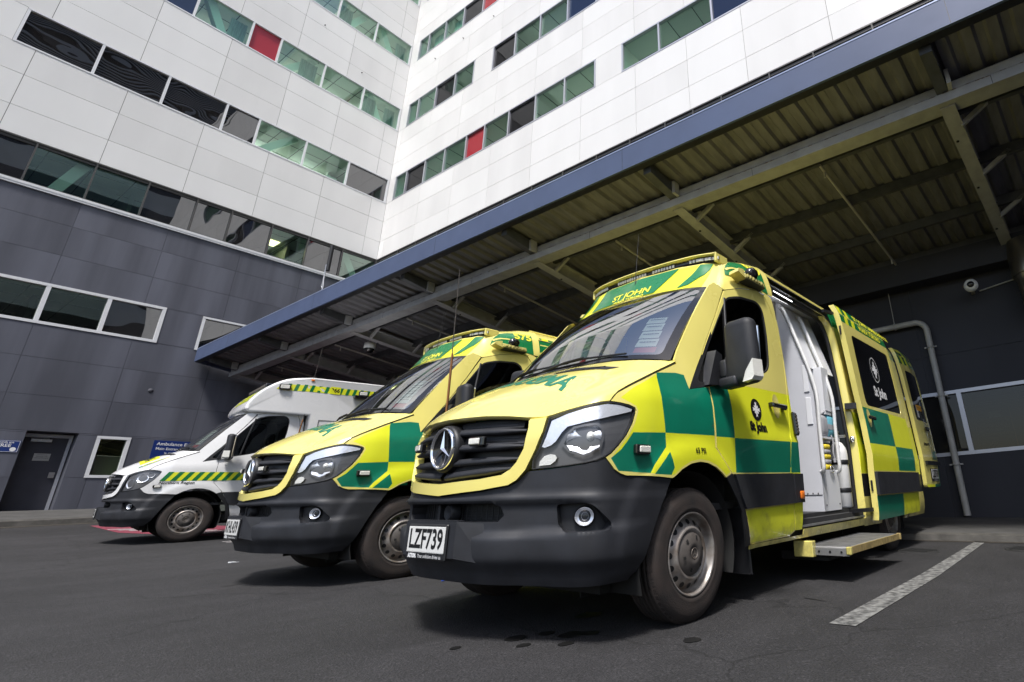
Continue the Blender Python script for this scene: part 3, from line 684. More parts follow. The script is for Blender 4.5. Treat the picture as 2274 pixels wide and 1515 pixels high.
# signs on the grey wall
def wall_sign(name, u0, u1, z0, z1, lines, label):
    e = empty(name, BM @ Matrix.Translation(A_(u0, z0, .014)), label, 'sign')
    f = lambda x, y, d: (x, -d, y)
    b = MB(); b.box(0, u1 - u0, 0, z1 - z0, 0, .012, 0, f=f)
    if name == 'smokefree_sign':
        for r_ in ((.008, u1 - u0 - .008, z1 - z0 - .014, z1 - z0 - .008), (.008, u1 - u0 - .008, .008, .014), (u1 - u0 - .014, u1 - u0 - .008, .014, z1 - z0 - .014)): b.box(*r_, .012, .0135, 1, f=f)
    b.build('board', [M['bluesign'], M['wink']], e)
    t = MB()
    for s, x, y, size, al in lines: t.text(s, lambda X, Y: f(x + X, y + Y, .0145), size, 0, bold=size * .012, align=al)
    if name == 'smokefree_sign': t.lathe([(0, .0), (.05, 0)], 24, f=lambda X, Y, Z: f(u1 - u0 - .09 + X, .07 + Y, .0145))
    else:
        t.bar(f(.09, .07, .0145), f(.30, .07, .0145), .02, .001, up=(0, 1, 0)); t.bar(f(.09, .07, .0145), f(.14, .11, .0145), .02, .001, up=(0, 1, 0)); t.bar(f(.09, .07, .0145), f(.14, .03, .0145), .02, .001, up=(0, 1, 0))
    t.build('lettering', M['wink'], e)
wall_sign('smokefree_sign', .20, 1.01, 2.77, 3.05, [('Buildings & Grounds are', .40, .235, .062, 'CENTER'), ('SMOKEFREE', .40, .155, .105, 'CENTER'), ('At All Times', .36, .075, .062, 'CENTER')], 'small blue sign reading SMOKEFREE on the grey wall left of the door')
wall_sign('entrance_sign', 3.41, 4.75, 2.62, 3.235, [('Ambulance Entrance', .07, .52, .125, 'LEFT'), ('Main Entrance for', .07, .385, .10, 'LEFT'), ('is on', .28, .27, .09, 'LEFT'), ('Park Road', .55, .27, .09, 'LEFT')][:3], 'blue sign reading Ambulance Entrance on the grey wall behind the white ambulance')

# ------------------------------------------------------------------ the block across the yard (behind the photographer; mirrored in the panes and windscreens)
opp = empty('office_block', Matrix.Translation((4, -27, 0)), 'grey louvred office block across the yard from the ambulance bays', 'building')
b = MB(); b.box(-13, 34, -8, 0, -3, 54, 0)
b.build('wall', mat('grey_render', (.62, .62, .60), .7, noise=(.3, .2)), opp)
b = MB()
for j in range(60): b.box(-12.9, 33.9, .05, .14, 36 + .30 * j, 36 + .30 * j + .12, 0)
b.build('louvres', mat('pale_louvre_blades', (.34, .34, .36), .5), opp)
b = MB()
for k in range(9): b.box(-12.8, 33.8, 0.0, .01, 1.9 + k * 3.9, 3.5 + k * 3.9, 0)
b.box(-12.95, 33.95, 0., .01, 35.6, 54, 0)
b.build('dark_bands', mat('dark_window_band', (.03, .03, .034), .25), opp)

# ------------------------------------------------------------------ canopy over the ambulance bays
can = empty('canopy', BM, 'long steel canopy with a blue grey fascia and corrugated roof over the ambulance bays', 'canopy')
VE, VS = 18.25, -12.     # ends of the canopy along the wall
SL = -.181
zs_ = lambda u: 5.70 + SL * (u - 3.8)      # underside of the deck
SK = -.12                                   # the rafters and ribs lie slightly askew
def skew(u, v): return v + SK * (u - 4.7)
# corrugated deck: trapezoid ribs running from fascia to wall
prof = []; v = VS; P_ = .275
while v < VE + .8:
    for dv, dz in ((0, 0), (.115, 0), (.150, .05), (.240, .05)): prof.append((v + dv, dz))
    v += P_
dk = MB()
rows = []
for u in lin(3.86, KB - .03, 10):
    rows.append([(u, min(max(skew(u, v_), VS), VE), zs_(u) + dz) for v_, dz in prof])
dk.grid(rows, 0, False)
dk.grid([[(p[0], p[1], zs_(p[0]) + .075) for p in (r[0], r[-1])] for r in rows], 1, False)
dk.build('roof_deck', [M['deck'], M['purlin']], can)
fs = MB()
fs.prism([(3.74, 5.60), (3.78, 5.60), (3.78, 5.97), (3.86, 5.97), (3.86, 6.0), (3.74, 6.0)], VS, VE, lambda u, z, v: (u, v, z), 0)
fs.box(3.78, 3.90, VS, VE, 5.595, 5.64, 2)
fs.box(3.735, 3.88, VS, VE, 6.0, 6.022, 1)
for v in lin(-8, 16, 5): fs.box(3.7385, 3.74, v, v + .006, 5.605, 5.99, 2)
fs.build('fascia', [M['fascia'], M['fascia_top'], M['trim']], can)
ec = MB()
ec.prism([(3.78, 5.60), (KB, 4.78), (KB, 4.95), (3.78, 5.97)], VE - .01, VE + .03, lambda u, z, v: (u, v, z), 0); ec.build('end_flashing', M['fascia'], can)
# front beam: rolled channel with rusty edges
bmz = 5.20
fb = MB()
pf = [(4.55, 5.20), (4.82, 5.20), (4.82, 5.225), (4.64, 5.225), (4.64, 5.47), (4.82, 5.47), (4.82, 5.50), (4.60, 5.50), (4.575, 5.47), (4.575, 5.36), (4.55, 5.33)]
fb.prism(pf, VS, VE - .35, lambda u, z, v: (u, v, z), 0)
for v in lin(-10, 16, 8): fb.box(4.5485, 4.5495, v, v + .008, 5.20, 5.33, 1)
fb.build('front_beam', [M['beam'], M['purlin']], can)
rb = MB()
for k in range(260):
    v = random.uniform(VS, 14); l = random.uniform(.01, .07); z_ = random.uniform(5.33, 5.337); rb.box(4.545, 4.5492, v, v + l, z_ - random.uniform(.002, .007), z_, 0)
    if random.random() < .4: v = random.uniform(VS, 14); rb.box(4.597, 4.62, v, v + l * .6, 5.498, 5.503, 0)
tag(rb.build('rust_marks', M['rust'], can), kind='stuff')
RV = [-11.4, -7.2, -2.97, 1.16, 4.45, 7.65, 11.0, 14.3, 17.45]
for v in RV:
    r_ = MB(); u0, u1 = 4.64, KB - .02
    def rf(u, dv, z): return (u, skew(u, v) + dv, z)
    hh = lambda u, o: zs_(u) - .10 - o
    for (a, b, o0, o1) in ((-.09, .09, .255, .27), (-.012, .012, .012, .255), (-.09, .09, 0, .012)):
        r_.add([rf(u, dv, hh(u, o)) for u in (u0, u1) for dv in (a, b) for o in (o0, o1)], [(0, 1, 3, 2), (4, 6, 7, 5), (0, 4, 5, 1), (2, 3, 7, 6), (0, 2, 6, 4), (1, 5, 7, 3)], 0)
    for u in (5.3, 6.4, 7.6): r_.lathe([(.0, -.012), (.02, -.012), (.02, 0)], 6, f=lambda x, y, z, u=u: rf(u + x, .05 + y, hh(u, .27) + z), mi=1)
    # cantilever stub towards the fascia and its bracket
    r_.add([(u, skew(u, v) + dv, zs_(u) - o) for u in (3.92, 4.6) for dv in (-.07, .07) for o in (.01, .18 if u < 4 else .22)], [(0, 1, 3, 2), (4, 6, 7, 5), (0, 4, 5, 1), (2, 3, 7, 6), (0, 2, 6, 4), (1, 5, 7, 3)], 2)
    r_.box(4.40, 4.55, v - .10, v - .05, 5.34, 5.56, 0)
    r_.build('rafter', [M['beam'], M['dirtsteel'], M['purlin']], can)
PU = [5.05, 6.15, 7.30, 8.30]
for u in PU:
    p = MB(); p.prism([(u - .03, zs_(u) - .17), (u + .04, zs_(u) - .17), (u + .04, zs_(u) - .155), (u - .015, zs_(u) - .155), (u - .015, zs_(u) - .016), (u + .04, zs_(u) - .016), (u + .04, zs_(u) - .004), (u - .03, zs_(u) - .004)], VS, VE, lambda x, z, v: (x, v, z), 0)
    p.build('purlin', M['purlin'], can)
for v in RV:
    for u in PU[:3]:
        p = MB(); vv = skew(u, v); p.bar((u, vv - .06, zs_(u) - .36), (u, vv - .48, zs_(u) - .10), .06, .06, mi=0); p.build('fly_brace', M['beam'], can)
# services under the canopy
def top_tube(name, pts, r_, m, label, cat, group=None, extra=None):
    b = MB(); b.tube(pts, r_, 10)
    if extra: extra(b)
    o = b.build(name, M[m] if isinstance(m, str) else m, label=label, cat=cat, group=group); o.matrix_world = BM; return o
names_ = ['nearest the open sliding door', 'second from the right above the open ambulance', 'above the second yellow ambulance', 'behind the dome camera', 'above the white ambulance', 'at the far left end of the canopy']
for (v, nm) in zip((-1.12, 2.8, 6.0, 9.3, 12.6, 15.9), names_):
    u0, u1 = 5.0, 8.40
    def heads(b, v=v):
        for u in (5.15, 7.9): b.tube([(u, skew(u, v), zs_(u) - .24), (u, skew(u, v), zs_(u) - .33)], .018, 8)
    top_tube('sprinkler_pipe', [(u0, skew(u0, v), zs_(u0) - .22), (u1, skew(u1, v), zs_(u1) - .22)], .022, 'pipe', 'thin grey sprinkler pipe under the canopy, ' + nm, 'pipe', 'thin sprinkler pipes under the canopy', heads)
top_tube('main_pipe', [(8.34, VS, 4.60), (8.34, VE - .4, 4.60)], .055, 'pipe', 'long grey pipe running along the top of the back wall under the canopy', 'pipe')
def brackets(b):
    for (v, z) in ((-1.79, 3.05), (-1.79, 2.15), (-1.79, .98)):
        b.lathe([(.068, -.012), (.074, -.012), (.074, .012), (.068, .012)], 14, f=lambda x, y, q, v=v, z=z: (8.42 + x, v + y, z + q)); b.box(8.41, 8.55, v - .012, v + .012, z - .012, z + .012); b.box(8.40, 8.44, v - .105, v + .105, z - .01, z + .01)
    b.tube([(8.42, -1.25, 3.58), (8.42, -1.25, 4.26)], .007, 6); b.lathe([(.064, -.015), (.069, -.015), (.069, .015), (.064, .015)], 14, f=lambda x, y, q: (8.42 + y, -1.25 + q, 3.56 + x))
bend = [(8.42, -1.60 - .19 * math.sin(t), 3.37 + .19 * math.cos(t)) for t in [k * PI / 16 for k in range(9)]]
top_tube('downpipe', [(8.42, .9, 3.56), (8.42, -.5, 3.56)] + bend + [(8.42, -1.79, 2), (8.42, -1.79, .17)], .056, 'pipe', 'grey downpipe with a bend fixed to the dark back wall', 'downpipe', extra=brackets)
cam = empty('security_camera', BM @ Matrix.Translation((5.3, 11.35, 5.0)), 'pale dome security camera hanging from the canopy beam', 'security camera')
b = MB(); b.lathe([(.0, .16), (.07, .16), (.07, .14), (.13, .12), (.14, .0), (.13, -.03)], 20); b.tube([(0, 0, .16), (0, 0, .30)], .03, 8); b.build('housing', M['frame'], cam)
b = MB(); b.lathe([(.12, -.03), (.10, -.10), (.05, -.135), (0, -.14)], 20); b.build('dome', M['gloss'], cam)
wc = empty('wall_camera', BM @ Matrix.Translation((KB - .45, -2.68, 3.93)), 'round white camera mounted on the dark back wall below the canopy', 'security camera')
fw = lambda x, y, z: (-z, x, y)
b = MB(); b.lathe([(.055, .09), (.075, .085), (.11, .05), (.115, 0)], 24, f=fw); b.build('housing', M['frame'], wc)
b = MB(); b.lathe([(.06, .085), (.05, .11), (.03, .125), (0, .13)], 20, f=fw); b.build('dome', M['gloss'], wc)
b = MB(); b.tube([(.40, -.1, 0), (.40, -.85, .10)], .014, 8); b.box(0, .42, -.03, .03, -.03, .03); b.build('conduit', M['pipe'], wc)
dc = empty('flue_duct', BM @ Matrix.Translation((8.05, -3.62, 3.78)) @ Matrix.Scale(.85, 4), 'shiny round steel flue duct high on the back wall at the right edge', 'duct')
b = MB()
b.lathe([(.27, -.55), (.28, -.5)] + [(.30 + .008 * (k % 2), -.48 + .04 * k) for k in range(14)] + [(.335, .10), (.335, .12)], 36, f=lambda x, y, z: (x, y, z), mi=0)
b.build('duct_body', M['duct'], dc)
b = MB(); b.lathe([(.34, .12), (.35, .10), (.36, .12), (.355, .5), (.30, .9)], 36, f=lambda x, y, z: (x + (z - .1) * .15, y, z)); b.build('cowl', M['duct'], dc)
# radio aerial standing on the fascia
ra = empty('radio_aerial', BM @ Matrix.Translation((3.80, 11.0, 6.02)), 'small radio aerial on a bracket on top of the canopy fascia', 'aerial')
b = MB(); b.tube([(0, 0, 0), (0, 0, .20), (0, .04, .32), (0, .04, .75)], .018, 8); b.tube([(0, 0, .1), (0, .10, .18), (0, .06, .3)], .008, 6); b.build('bracket', M['steel'], ra)
b = MB(); b.tube([(0, -.07, .55), (0, -.07, 1.25)], .045, 10); b.bar((0, .04, .65), (0, -.07, .65), .02, .02); b.build('whip', M['trim'], ra)

# ------------------------------------------------------------------ vans
from mathutils.bvhtree import BVHTree
HUB = (1.07, 4.735)
def flare(x, z, amt=.020):
    f = 0.
    for h in HUB:
        r_ = math.hypot(x - h, z - .345)
        if r_ < .64 and z > .3:
            t = min(max((.64 - r_) / .085, 0), 1); f = max(f, amt * t * t * (3 - 2 * t))
    return f
def crease(x, z):
    """shallow ledge pressed along the doors and sides"""
    if x < 1.45: return 0.
    zc = 1.075 - .02 * (x - 2); k = min((x - 1.45) / .5, 1)
    t = min(max((zc - z) / .035, 0), 1)
    u = min(max((z - .78) / .28, 0), 1)
    return .012 * k * t * u
def SF(side, extra=0., fl=True):
    def F(s, z, d=0.):
        x, y, z_ = S2(s, z, d + extra)
        if fl:
            o = flare(x, z) + (crease(x, z) if abs(s) > 1.5 else 0)
            if o: x, y, z_ = S2(s, z, d + extra + o)
        return (x, side * y, z_)
    return F
def mir(P): return [(-a, b) for a, b in P][::-1]
def sym(P):
    """right half outline running from the centre line to the centre line -> full closed outline"""
    return P + [(-a, b) for a, b in P[::-1] if a > 1e-4]
GRIN = [(0, .75), (.325, .767), (.45, .783), (.496, .809), (.525, .842), (.559, .91), (.573, 1.013), (.569, 1.05), (.56, 1.064), (.295, 1.079), (0, 1.084)]
GROUT = [(0, .69), (.332, .712), (.49, .733), (.532, .756), (.576, .804), (.625, .902), (.659, .992), (.668, 1.065)]
HL = [(.672, 1.063), (.772, 1.093), (.871, 1.115), (.981, 1.138), (1.039, 1.142), (1.10, 1.138), (1.152, 1.130), (1.187, 1.118), (1.193, 1.102), (1.163, 1.035), (1.118, .97), (1.070, .917), (1.026, .876), (.993, .856), (.951, .839), (.893, .827), (.802, .817), (.704, .810), (.606, .806), (.606, .85), (.64, .911), (.66, .966), (.672, 1.045)]
HLLED = [(.690, 1.046), (.774, 1.078), (.873, 1.103), (1.028, 1.131), (1.10, 1.128), (1.176, 1.112), (1.168, 1.098), (1.092, 1.078), (.98, 1.051), (.851, 1.024), (.787, 1.011), (.759, .982), (.729, .939), (.703, .92), (.668, .91), (.652, .915), (.675, .968)]
HLBOWL = [(.774, .925), (.794, .968), (.828, 1.0), (.884, 1.010), (.946, 1.015), (.972, .995), (.976, .949), (.964, .905), (.92, .882), (.882, .869), (.814, .891)]
HLIND = [(.640, .822), (.642, .842), (.666, .868), (.699, .877), (.728, .872), (.739, .858), (.730, .842), (.703, .825)]
FENDB = [(.999, .852), (1.049, .796), (1.085, .776), (1.122, .765), (1.246, .763), (1.344, .758), (1.445, .750)]
ARCH = [(1.466, .759), (1.527, .797), (1.609, .83), (1.695, .842), (1.775, .836), (1.857, .812), (1.919, .779), (1.957, .752)]
HOODS = [(1.039, 1.146), (1.085, 1.198), (1.185, 1.251), (1.366, 1.341), (1.632, 1.463)]
FEND = [(1.045, 1.147), (1.103, 1.143), (1.156, 1.135), (1.194, 1.122), (1.200, 1.102), (1.169, 1.034), (1.124, .968), (1.075, .914), (1.031, .872)] + FENDB + ARCH + [(2.026, .777), (1.886, .931), (1.883, 1.144), (1.888, 1.325), (1.675, 1.281), (1.655, 1.38), (1.640, 1.455)] + [(1.372, 1.336), (1.191, 1.246), (1.092, 1.195)]
APIL = [(1.600, 1.468), (1.655, 1.545), (1.885, 1.845), (2.135, 2.155), (2.20, 2.195), (2.284, 2.158), (2.133, 1.906), (1.888, 1.553), (1.675, 1.283), (1.655, 1.38)]
DOOR = [(1.684, 1.286), (1.894, 1.330), (1.889, 1.144), (1.892, .933), (2.034, .776), (2.166, .555), (2.226, .336), (2.812, .340), (2.900, .370), (2.904, .57), (2.886, .785), (2.976, 1.315), (3.024, 1.705), (2.951, 2.095), (2.905, 2.19), (2.852, 2.256), (2.75, 2.272), (2.492, 2.217), (2.300, 2.150), (2.145, 1.906), (1.897, 1.552)]
DWIN = rnd([(1.775, 1.345), (1.895, 1.356), (2.272, 1.434), (2.60, 1.525), (2.70, 1.56), (2.749, 1.62), (2.784, 1.855), (2.788, 2.04), (2.765, 2.105), (2.70, 2.142), (2.466, 2.126), (2.330, 2.085), (2.295, 2.055)], .05)
BPIL = [(2.908, .374), (2.912, .57), (2.893, .787), (2.985, 1.315), (3.033, 1.705), (2.960, 2.097), (2.913, 2.195), (2.862, 2.262), (2.93, 2.29), (3.00, 2.26), (3.034, 2.0), (3.034, 1.83), (3.026, 1.32), (3.063, .779), (3.06, .57), (3.023, .372)]
SAIL = [(1.672, 1.275), (1.894, 1.328), (2.045, 1.372), (2.045, 1.755), (1.897, 1.552)]
G1 = [(1.399, 1.352), (1.575, 1.376), (1.725, 1.372), (1.678, 1.288), (1.885, 1.322), (1.876, 1.005), (1.411, .996), (1.393, 1.201), (1.393, 1.32)]
G2 = [(1.896, 1.327), (2.102, 1.372), (2.113, 1.298), (2.108, 1.004), (1.896, 1.001)]
G3 = [(2.108, 1.003), (2.909, 1.018), (2.890, .788), (2.106, .781)]
G4 = [(2.90, 1.017), (3.060, 1.02), (3.06, .788), (2.90, .786)]
G5 = [(1.167, .985), (1.411, .997), (1.413, .918), (1.313, .823), (1.276, .776), (1.073, .787), (1.026, .85), (1.088, .894)]
G6 = [(1.305, .771), (1.434, .892), (1.464, .806), (1.436, .766)]
LFEN = [(1.105, 1.170), (1.155, 1.150), (1.20, 1.130), (1.212, 1.102), (1.181, 1.032), (1.135, .965), (1.043, .866), (1.095, .789), (1.44, .764), (1.467, .772), (1.527, .809), (1.609, .843), (1.695, .855), (1.775, .849), (1.857, .825), (1.919, .792), (1.96, .765), (2.01, .785), (1.878, .933), (1.876, 1.144), (1.88, 1.313), (1.692, 1.276), (1.728, 1.362), (1.575, 1.376), (1.40, 1.342), (1.20, 1.236)]
LDOOR = [(1.896, 1.320), (2.104, 1.376), (2.503, 1.395), (3.1, 1.403), (2.97, 1.3), (2.89, .79), (2.034, .782), (1.896, .935)]
LLOW = [(2.172, .545), (2.896, .56), (2.894, .378), (2.812, .350), (2.238, .346)]

def cap_rows():
    L = [[S2(0, 0) for _ in range(1)]]
    b = [(1.50, 0, 2.195), (1.52, .35, 2.19), (1.565, .62, 2.182), (1.618, .768, 2.172)] + [S2(s, z) for s, z in ((2.22, 2.19), (2.30, 2.156), (2.492, 2.223), (2.75, 2.278), (2.862, 2.266), (2.95, 2.29), (3.034, 2.29))]
    l1 = [(1.585, 0, 2.34), (1.625, .40, 2.337), (1.69, .645, 2.33), (1.765, .75, 2.33), (1.86, .785, 2.335), (2.05, .825, 2.345), (2.45, .866, 2.36)]
    l2 = [(1.665, 0, 2.455), (1.70, .40, 2.458), (1.77, .625, 2.468), (1.85, .70, 2.475), (1.95, .735, 2.48), (2.12, .785, 2.487), (2.45, .828, 2.50)]
    l3 = [(1.77, 0, 2.53), (1.80, .40, 2.532), (1.87, .575, 2.535), (1.945, .645, 2.54), (2.04, .685, 2.547), (2.2, .73, 2.563), (2.45, .772, 2.582)]
    l4 = [(1.97, 0, 2.605), (1.99, .33, 2.605), (2.03, .48, 2.602), (2.09, .545, 2.602), (2.16, .58, 2.61), (2.28, .635, 2.632), (2.45, .685, 2.642)]
    l5 = [(2.20, 0, 2.675), (2.20, .2, 2.673), (2.22, .30, 2.67), (2.25, .35, 2.67), (2.29, .37, 2.675), (2.36, .40, 2.685), (2.45, .47, 2.695)]
    l6 = [(2.46, 0, 2.735), (2.46, .06, 2.734), (2.46, .12, 2.733), (2.46, .17, 2.73), (2.46, .22, 2.728), (2.46, .28, 2.722), (2.46, .34, 2.715)]
    rows = [resample(r[:4], 13) + resample(r[3:], 14)[1:] for r in (b, l1, l2, l3, l4, l5, l6)]
    out = []
    for k in range(len(rows) - 1):
        for t in (range(5) if k < len(rows) - 2 else range(6)):
            q = t / 5; r0 = rows[max(k - 1, 0)]; r1 = rows[k]; r2 = rows[k + 1]; r3 = rows[min(k + 2, len(rows) - 1)]
            out.append([.5 * ((2 * p1) + (p2 - p0) * q + (2 * p0 - 5 * p1 + 4 * p2 - p3) * q * q + (3 * p1 - p0 - 3 * p2 + p3) * q ** 3) for p0, p1, p2, p3 in zip(r0, r1, r2, r3)])
    return out
def WS(t, w):
    """windscreen: t -1..1 across (left is -1), w 0 base .. 1 top"""
    a = abs(t)
    bx = .84 + .035 * a ** 2 + .125 * a ** 4; bz = 1.503 - .010 * a ** 2 - .030 * a ** 4; by = .862 * a
    tx = 1.497 + .055 * a ** 2 + .066 * a ** 4; tz = 2.190 - .010 * a ** 2 - .014 * a ** 4; ty = .765 * a
    bl = .030 * math.sin(PI * w)
    x = bx + (tx - bx) * w - bl * .72; y = by + (ty - by) * w; z = bz + (tz - bz) * w + bl * .62
    return Vector((x, y if t >= 0 else -y, z))
def WSF(t, w, d=0.):
    p = WS(t, w); e = 1e-3
    n = (WS(t + e, w) - WS(t - e, w)).cross(WS(t, min(w + e, 1)) - WS(t, max(w - e, 0))).normalized()
    if n.x > 0: n = -n
    return tuple(p + n * d)
def coons(c0, c2, c3, c1, n, m):
    """c0 front(p), c2 rear(p), c3 centre(q), c1 outer(q)"""
    c0 = resample(c0, n); c2 = resample(c2, n); c3 = resample(c3, m); c1 = resample(c1, m); G = []
    for j in range(m):
        q = j / (m - 1); row = []
        for i in range(n):
            p = i / (n - 1)
            row.append(c0[i] * (1 - q) + c2[i] * q + c3[j] * (1 - p) + c1[j] * p - (c0[0] * (1 - p) * (1 - q) + c0[-1] * p * (1 - q) + c2[0] * (1 - p) * q + c2[-1] * p * q))
        G.append(row)
    return G
class Proj:
    """lays letters and films on a finished skin"""
    def __init__(s, *mbs):
        V = []; F = []
        for m in mbs:
            b = len(V); V += m.v; F += [[b + i for i in f] for f in m.f]
        s.t = BVHTree.FromPolygons([Vector(v) for v in V], F)
    def at(s, o, d, off):
        h, n, i, _ = s.t.ray_cast(Vector(o), Vector(d))
        if h is None:
            h, n, i, _ = s.t.find_nearest(Vector(o))
        if n.dot(Vector(d)) > 0: n = -n
        return tuple(h + n * off)
    def side(s, sg=-1, off=.004): return lambda x, z, d=0.: s.at((x, sg * 2., z), (0, -sg, 0), off + d)
    def front(s, off=.004): return lambda y, z, d=0.: s.at((-1., y, z), (1, 0, 0), off + d)
    def top(s, off=.004): return lambda x, y, d=0.: s.at((x, y, 4.), (0, 0, -1), off + d)

STAR8 = []
def maltese(n=4, r0=1., r1=.20, wv=.22, notch=.80):
    """eight-pointed cross outline of radius 1"""
    P = []
    for k in range(4):
        a = PI / 2 * k
        for r_, da in ((r0, -wv), (r0 * notch, 0), (r0, wv)):
            P.append((r_ * math.cos(a + da), r_ * math.sin(a + da)))
        P.append((r1 * math.cos(a + PI / 4), r1 * math.sin(a + PI / 4)))
    return P
def emblem(mb, f, cx, cz, rx, rz, bg=None, ink=0, ring=None):
    """dark oval with an eight-pointed star; f(x,z)->3D"""
    E_ = lambda s: [(cx + rx * s * math.cos(2 * PI * k / 28), cz + rz * s * math.sin(2 * PI * k / 28)) for k in range(28)]
    if bg is not None: mb.add([f(x, z) for x, z in E_(1)] + [f(cx, cz)], [(k, (k + 1) % 28, 28) for k in range(28)], bg)
    if ring is not None:
        a, b = E_(1.), E_(.94); mb.add([f(x, z) for x, z in a + b], [(k, (k + 1) % 28, 28 + (k + 1) % 28, 28 + k) for k in range(28)], ring)
    lift = lambda x, z: f(x, z, .0015)
    s = .74; P = [(cx + rx * s * x, cz + rz * s * y) for x, y in maltese()]
    mb.add([lift(x, z) for x, z in P] + [lift(cx, cz)], [(k, (k + 1) % 16, 16) for k in range(16)], ink)
    for k in range(4):   # small beasts between the arms, as little tufts
        a = PI / 4 + PI / 2 * k
        Q = [(cx + rx * r_ * math.cos(a + da), cz + rz * r_ * math.sin(a + da)) for r_, da in ((.20, -.3), (.45, -.25), (.52, 0), (.45, .25), (.20, .3))]
        mb.add([lift(x, z) for x, z in Q], [tuple(range(5))], ink)

def make_wheel(root, x, side, rear=False):
    """wheel > tyre, rim"""
    T = Matrix.Translation((x, side * .84, .345)) @ Matrix.Rotation(-side * PI / 2, 4, 'X')   # local z points outwards
    w = empty('wheel', T, parent=root)
    b = MB(); hw = .1125; R_ = .352
    prof = [(.205, -hw + .02), (.225, -hw + .005), (.27, -hw - .004), (.31, -hw + .002), (.335, -hw + .014), (.346, -hw + .032)]
    for c in (-.062, -.03, .0, .03, .062): prof += [(R_, c - .013), (R_, c - .0045), (R_ - .010, c - .004), (R_ - .010, c + .004), (R_, c + .0045)]
    prof += [(R_, .085), (.346, hw - .028), (.337, hw - .013), (.325, hw - .003), (.31, hw + .002), (.306, hw + .0035), (.27, hw + .006), (.245, hw + .004), (.238, hw + .0055), (.225, hw - .002), (.208, hw - .016)]
    b.lathe(prof, 64)
    for k in range(56):   # tread blocks at the shoulders
        a = 2 * PI * k / 56
        for hs in (-1, 1):
            c0, s0 = math.cos(a), math.sin(a); t = (-s0, c0)
            P = []
            for rr, hh in ((.3385, hw - .014), (.3535, hw - .040)):
                for da in (-.012, .012): P.append((rr * c0 + t[0] * da, rr * s0 + t[1] * da, hs * hh))
            P += [(p[0] * .97, p[1] * .97, p[2]) for p in P]
            b.add(P, [(0, 1, 3, 2), (0, 2, 6, 4), (1, 5, 7, 3), (2, 3, 7, 6), (0, 4, 5, 1)], 0)
    b.build('tyre', M['rubber'], w)
    r_ = MB()
    r_.lathe([(.214, hw - .012), (.220, hw - .004), (.214, hw + .002), (.207, hw - .006), (.203, hw - .03), (.196, hw - .05), (.188, hw - .055), (.184, hw - .050), (.150, hw - .026), (.138, hw - .010), (.130, hw - .004), (.120, hw - .012), (.115, hw - .016)], 56, mi=0)
    r_.lathe([(.115, hw - .016), (.105, hw - .006), (.06, hw + .010), (.035, hw + .013), (.033, hw + .010), (.0, hw + .010)], 40, mi=1)
    for k in range(16):   # round ventilation holes
        a = 2 * PI * k / 16; m_ = Vector((math.cos(a), math.sin(a), 0)); n = Vector((m_.x * .57, m_.y * .57, .82)); t = Vector((-m_.y, m_.x, 0)); u = n.cross(t)
        c = m_ * .1665 + Vector((0, 0, hw - .0365))
        r_.add([tuple(c + (t * math.cos(q) + u * math.sin(q)) * .0168 + n * .0012) for q in [2 * PI * j / 14 for j in range(14)]], [tuple(range(14))], 2)
    for k in range(6):
        a = 2 * PI * k / 6 + .2; c = Vector((math.cos(a), math.sin(a), 0)); t = Vector((-c.y, c.x, 0))
        r_.add([tuple(c * rr + t * w_ + Vector((0, 0, hw + .0015 + (.098 - rr) * .26 + .003))) for rr, w_ in ((.078, -.007), (.096, -.009), (.096, .009), (.078, .007))], [(0, 1, 2, 3)], 3)
    for k in range(3):
        a = PI / 2 + 2 * PI * k / 3; c = Vector((math.cos(a), math.sin(a), 0)); t = Vector((-c.y, c.x, 0))
        r_.add([tuple(c * .0 + t * .004 + Vector((0, 0, hw + .0115))), tuple(c * .028 + Vector((0, 0, hw + .0115))), tuple(c * .0 - t * .004 + Vector((0, 0, hw + .0115)))], [(0, 2, 1)], 0)
    r_.lathe([(.030, hw + .0105), (.030, hw + .013), (.026, hw + .013), (.026, hw + .0105)], 24, mi=0)
    r_.build('rim', [M['steelrim'], M['hub'], M['ink'], M['dirtsteel']], w)
    return w
def small_lamp(mb, f, w=.075, h=.03, dp=.022):
    """flush marker lamp, f(x,z,d)"""
    mb.bbox(-w / 2, w / 2, -h / 2 - .008, h / 2 + .008, 0, dp, .006, 0, f=f); mb.bbox(-w / 2 + .022, w / 2 - .006, -h / 2, h / 2, dp - .002, dp + .008, .004, 1, f=f)
    return mb

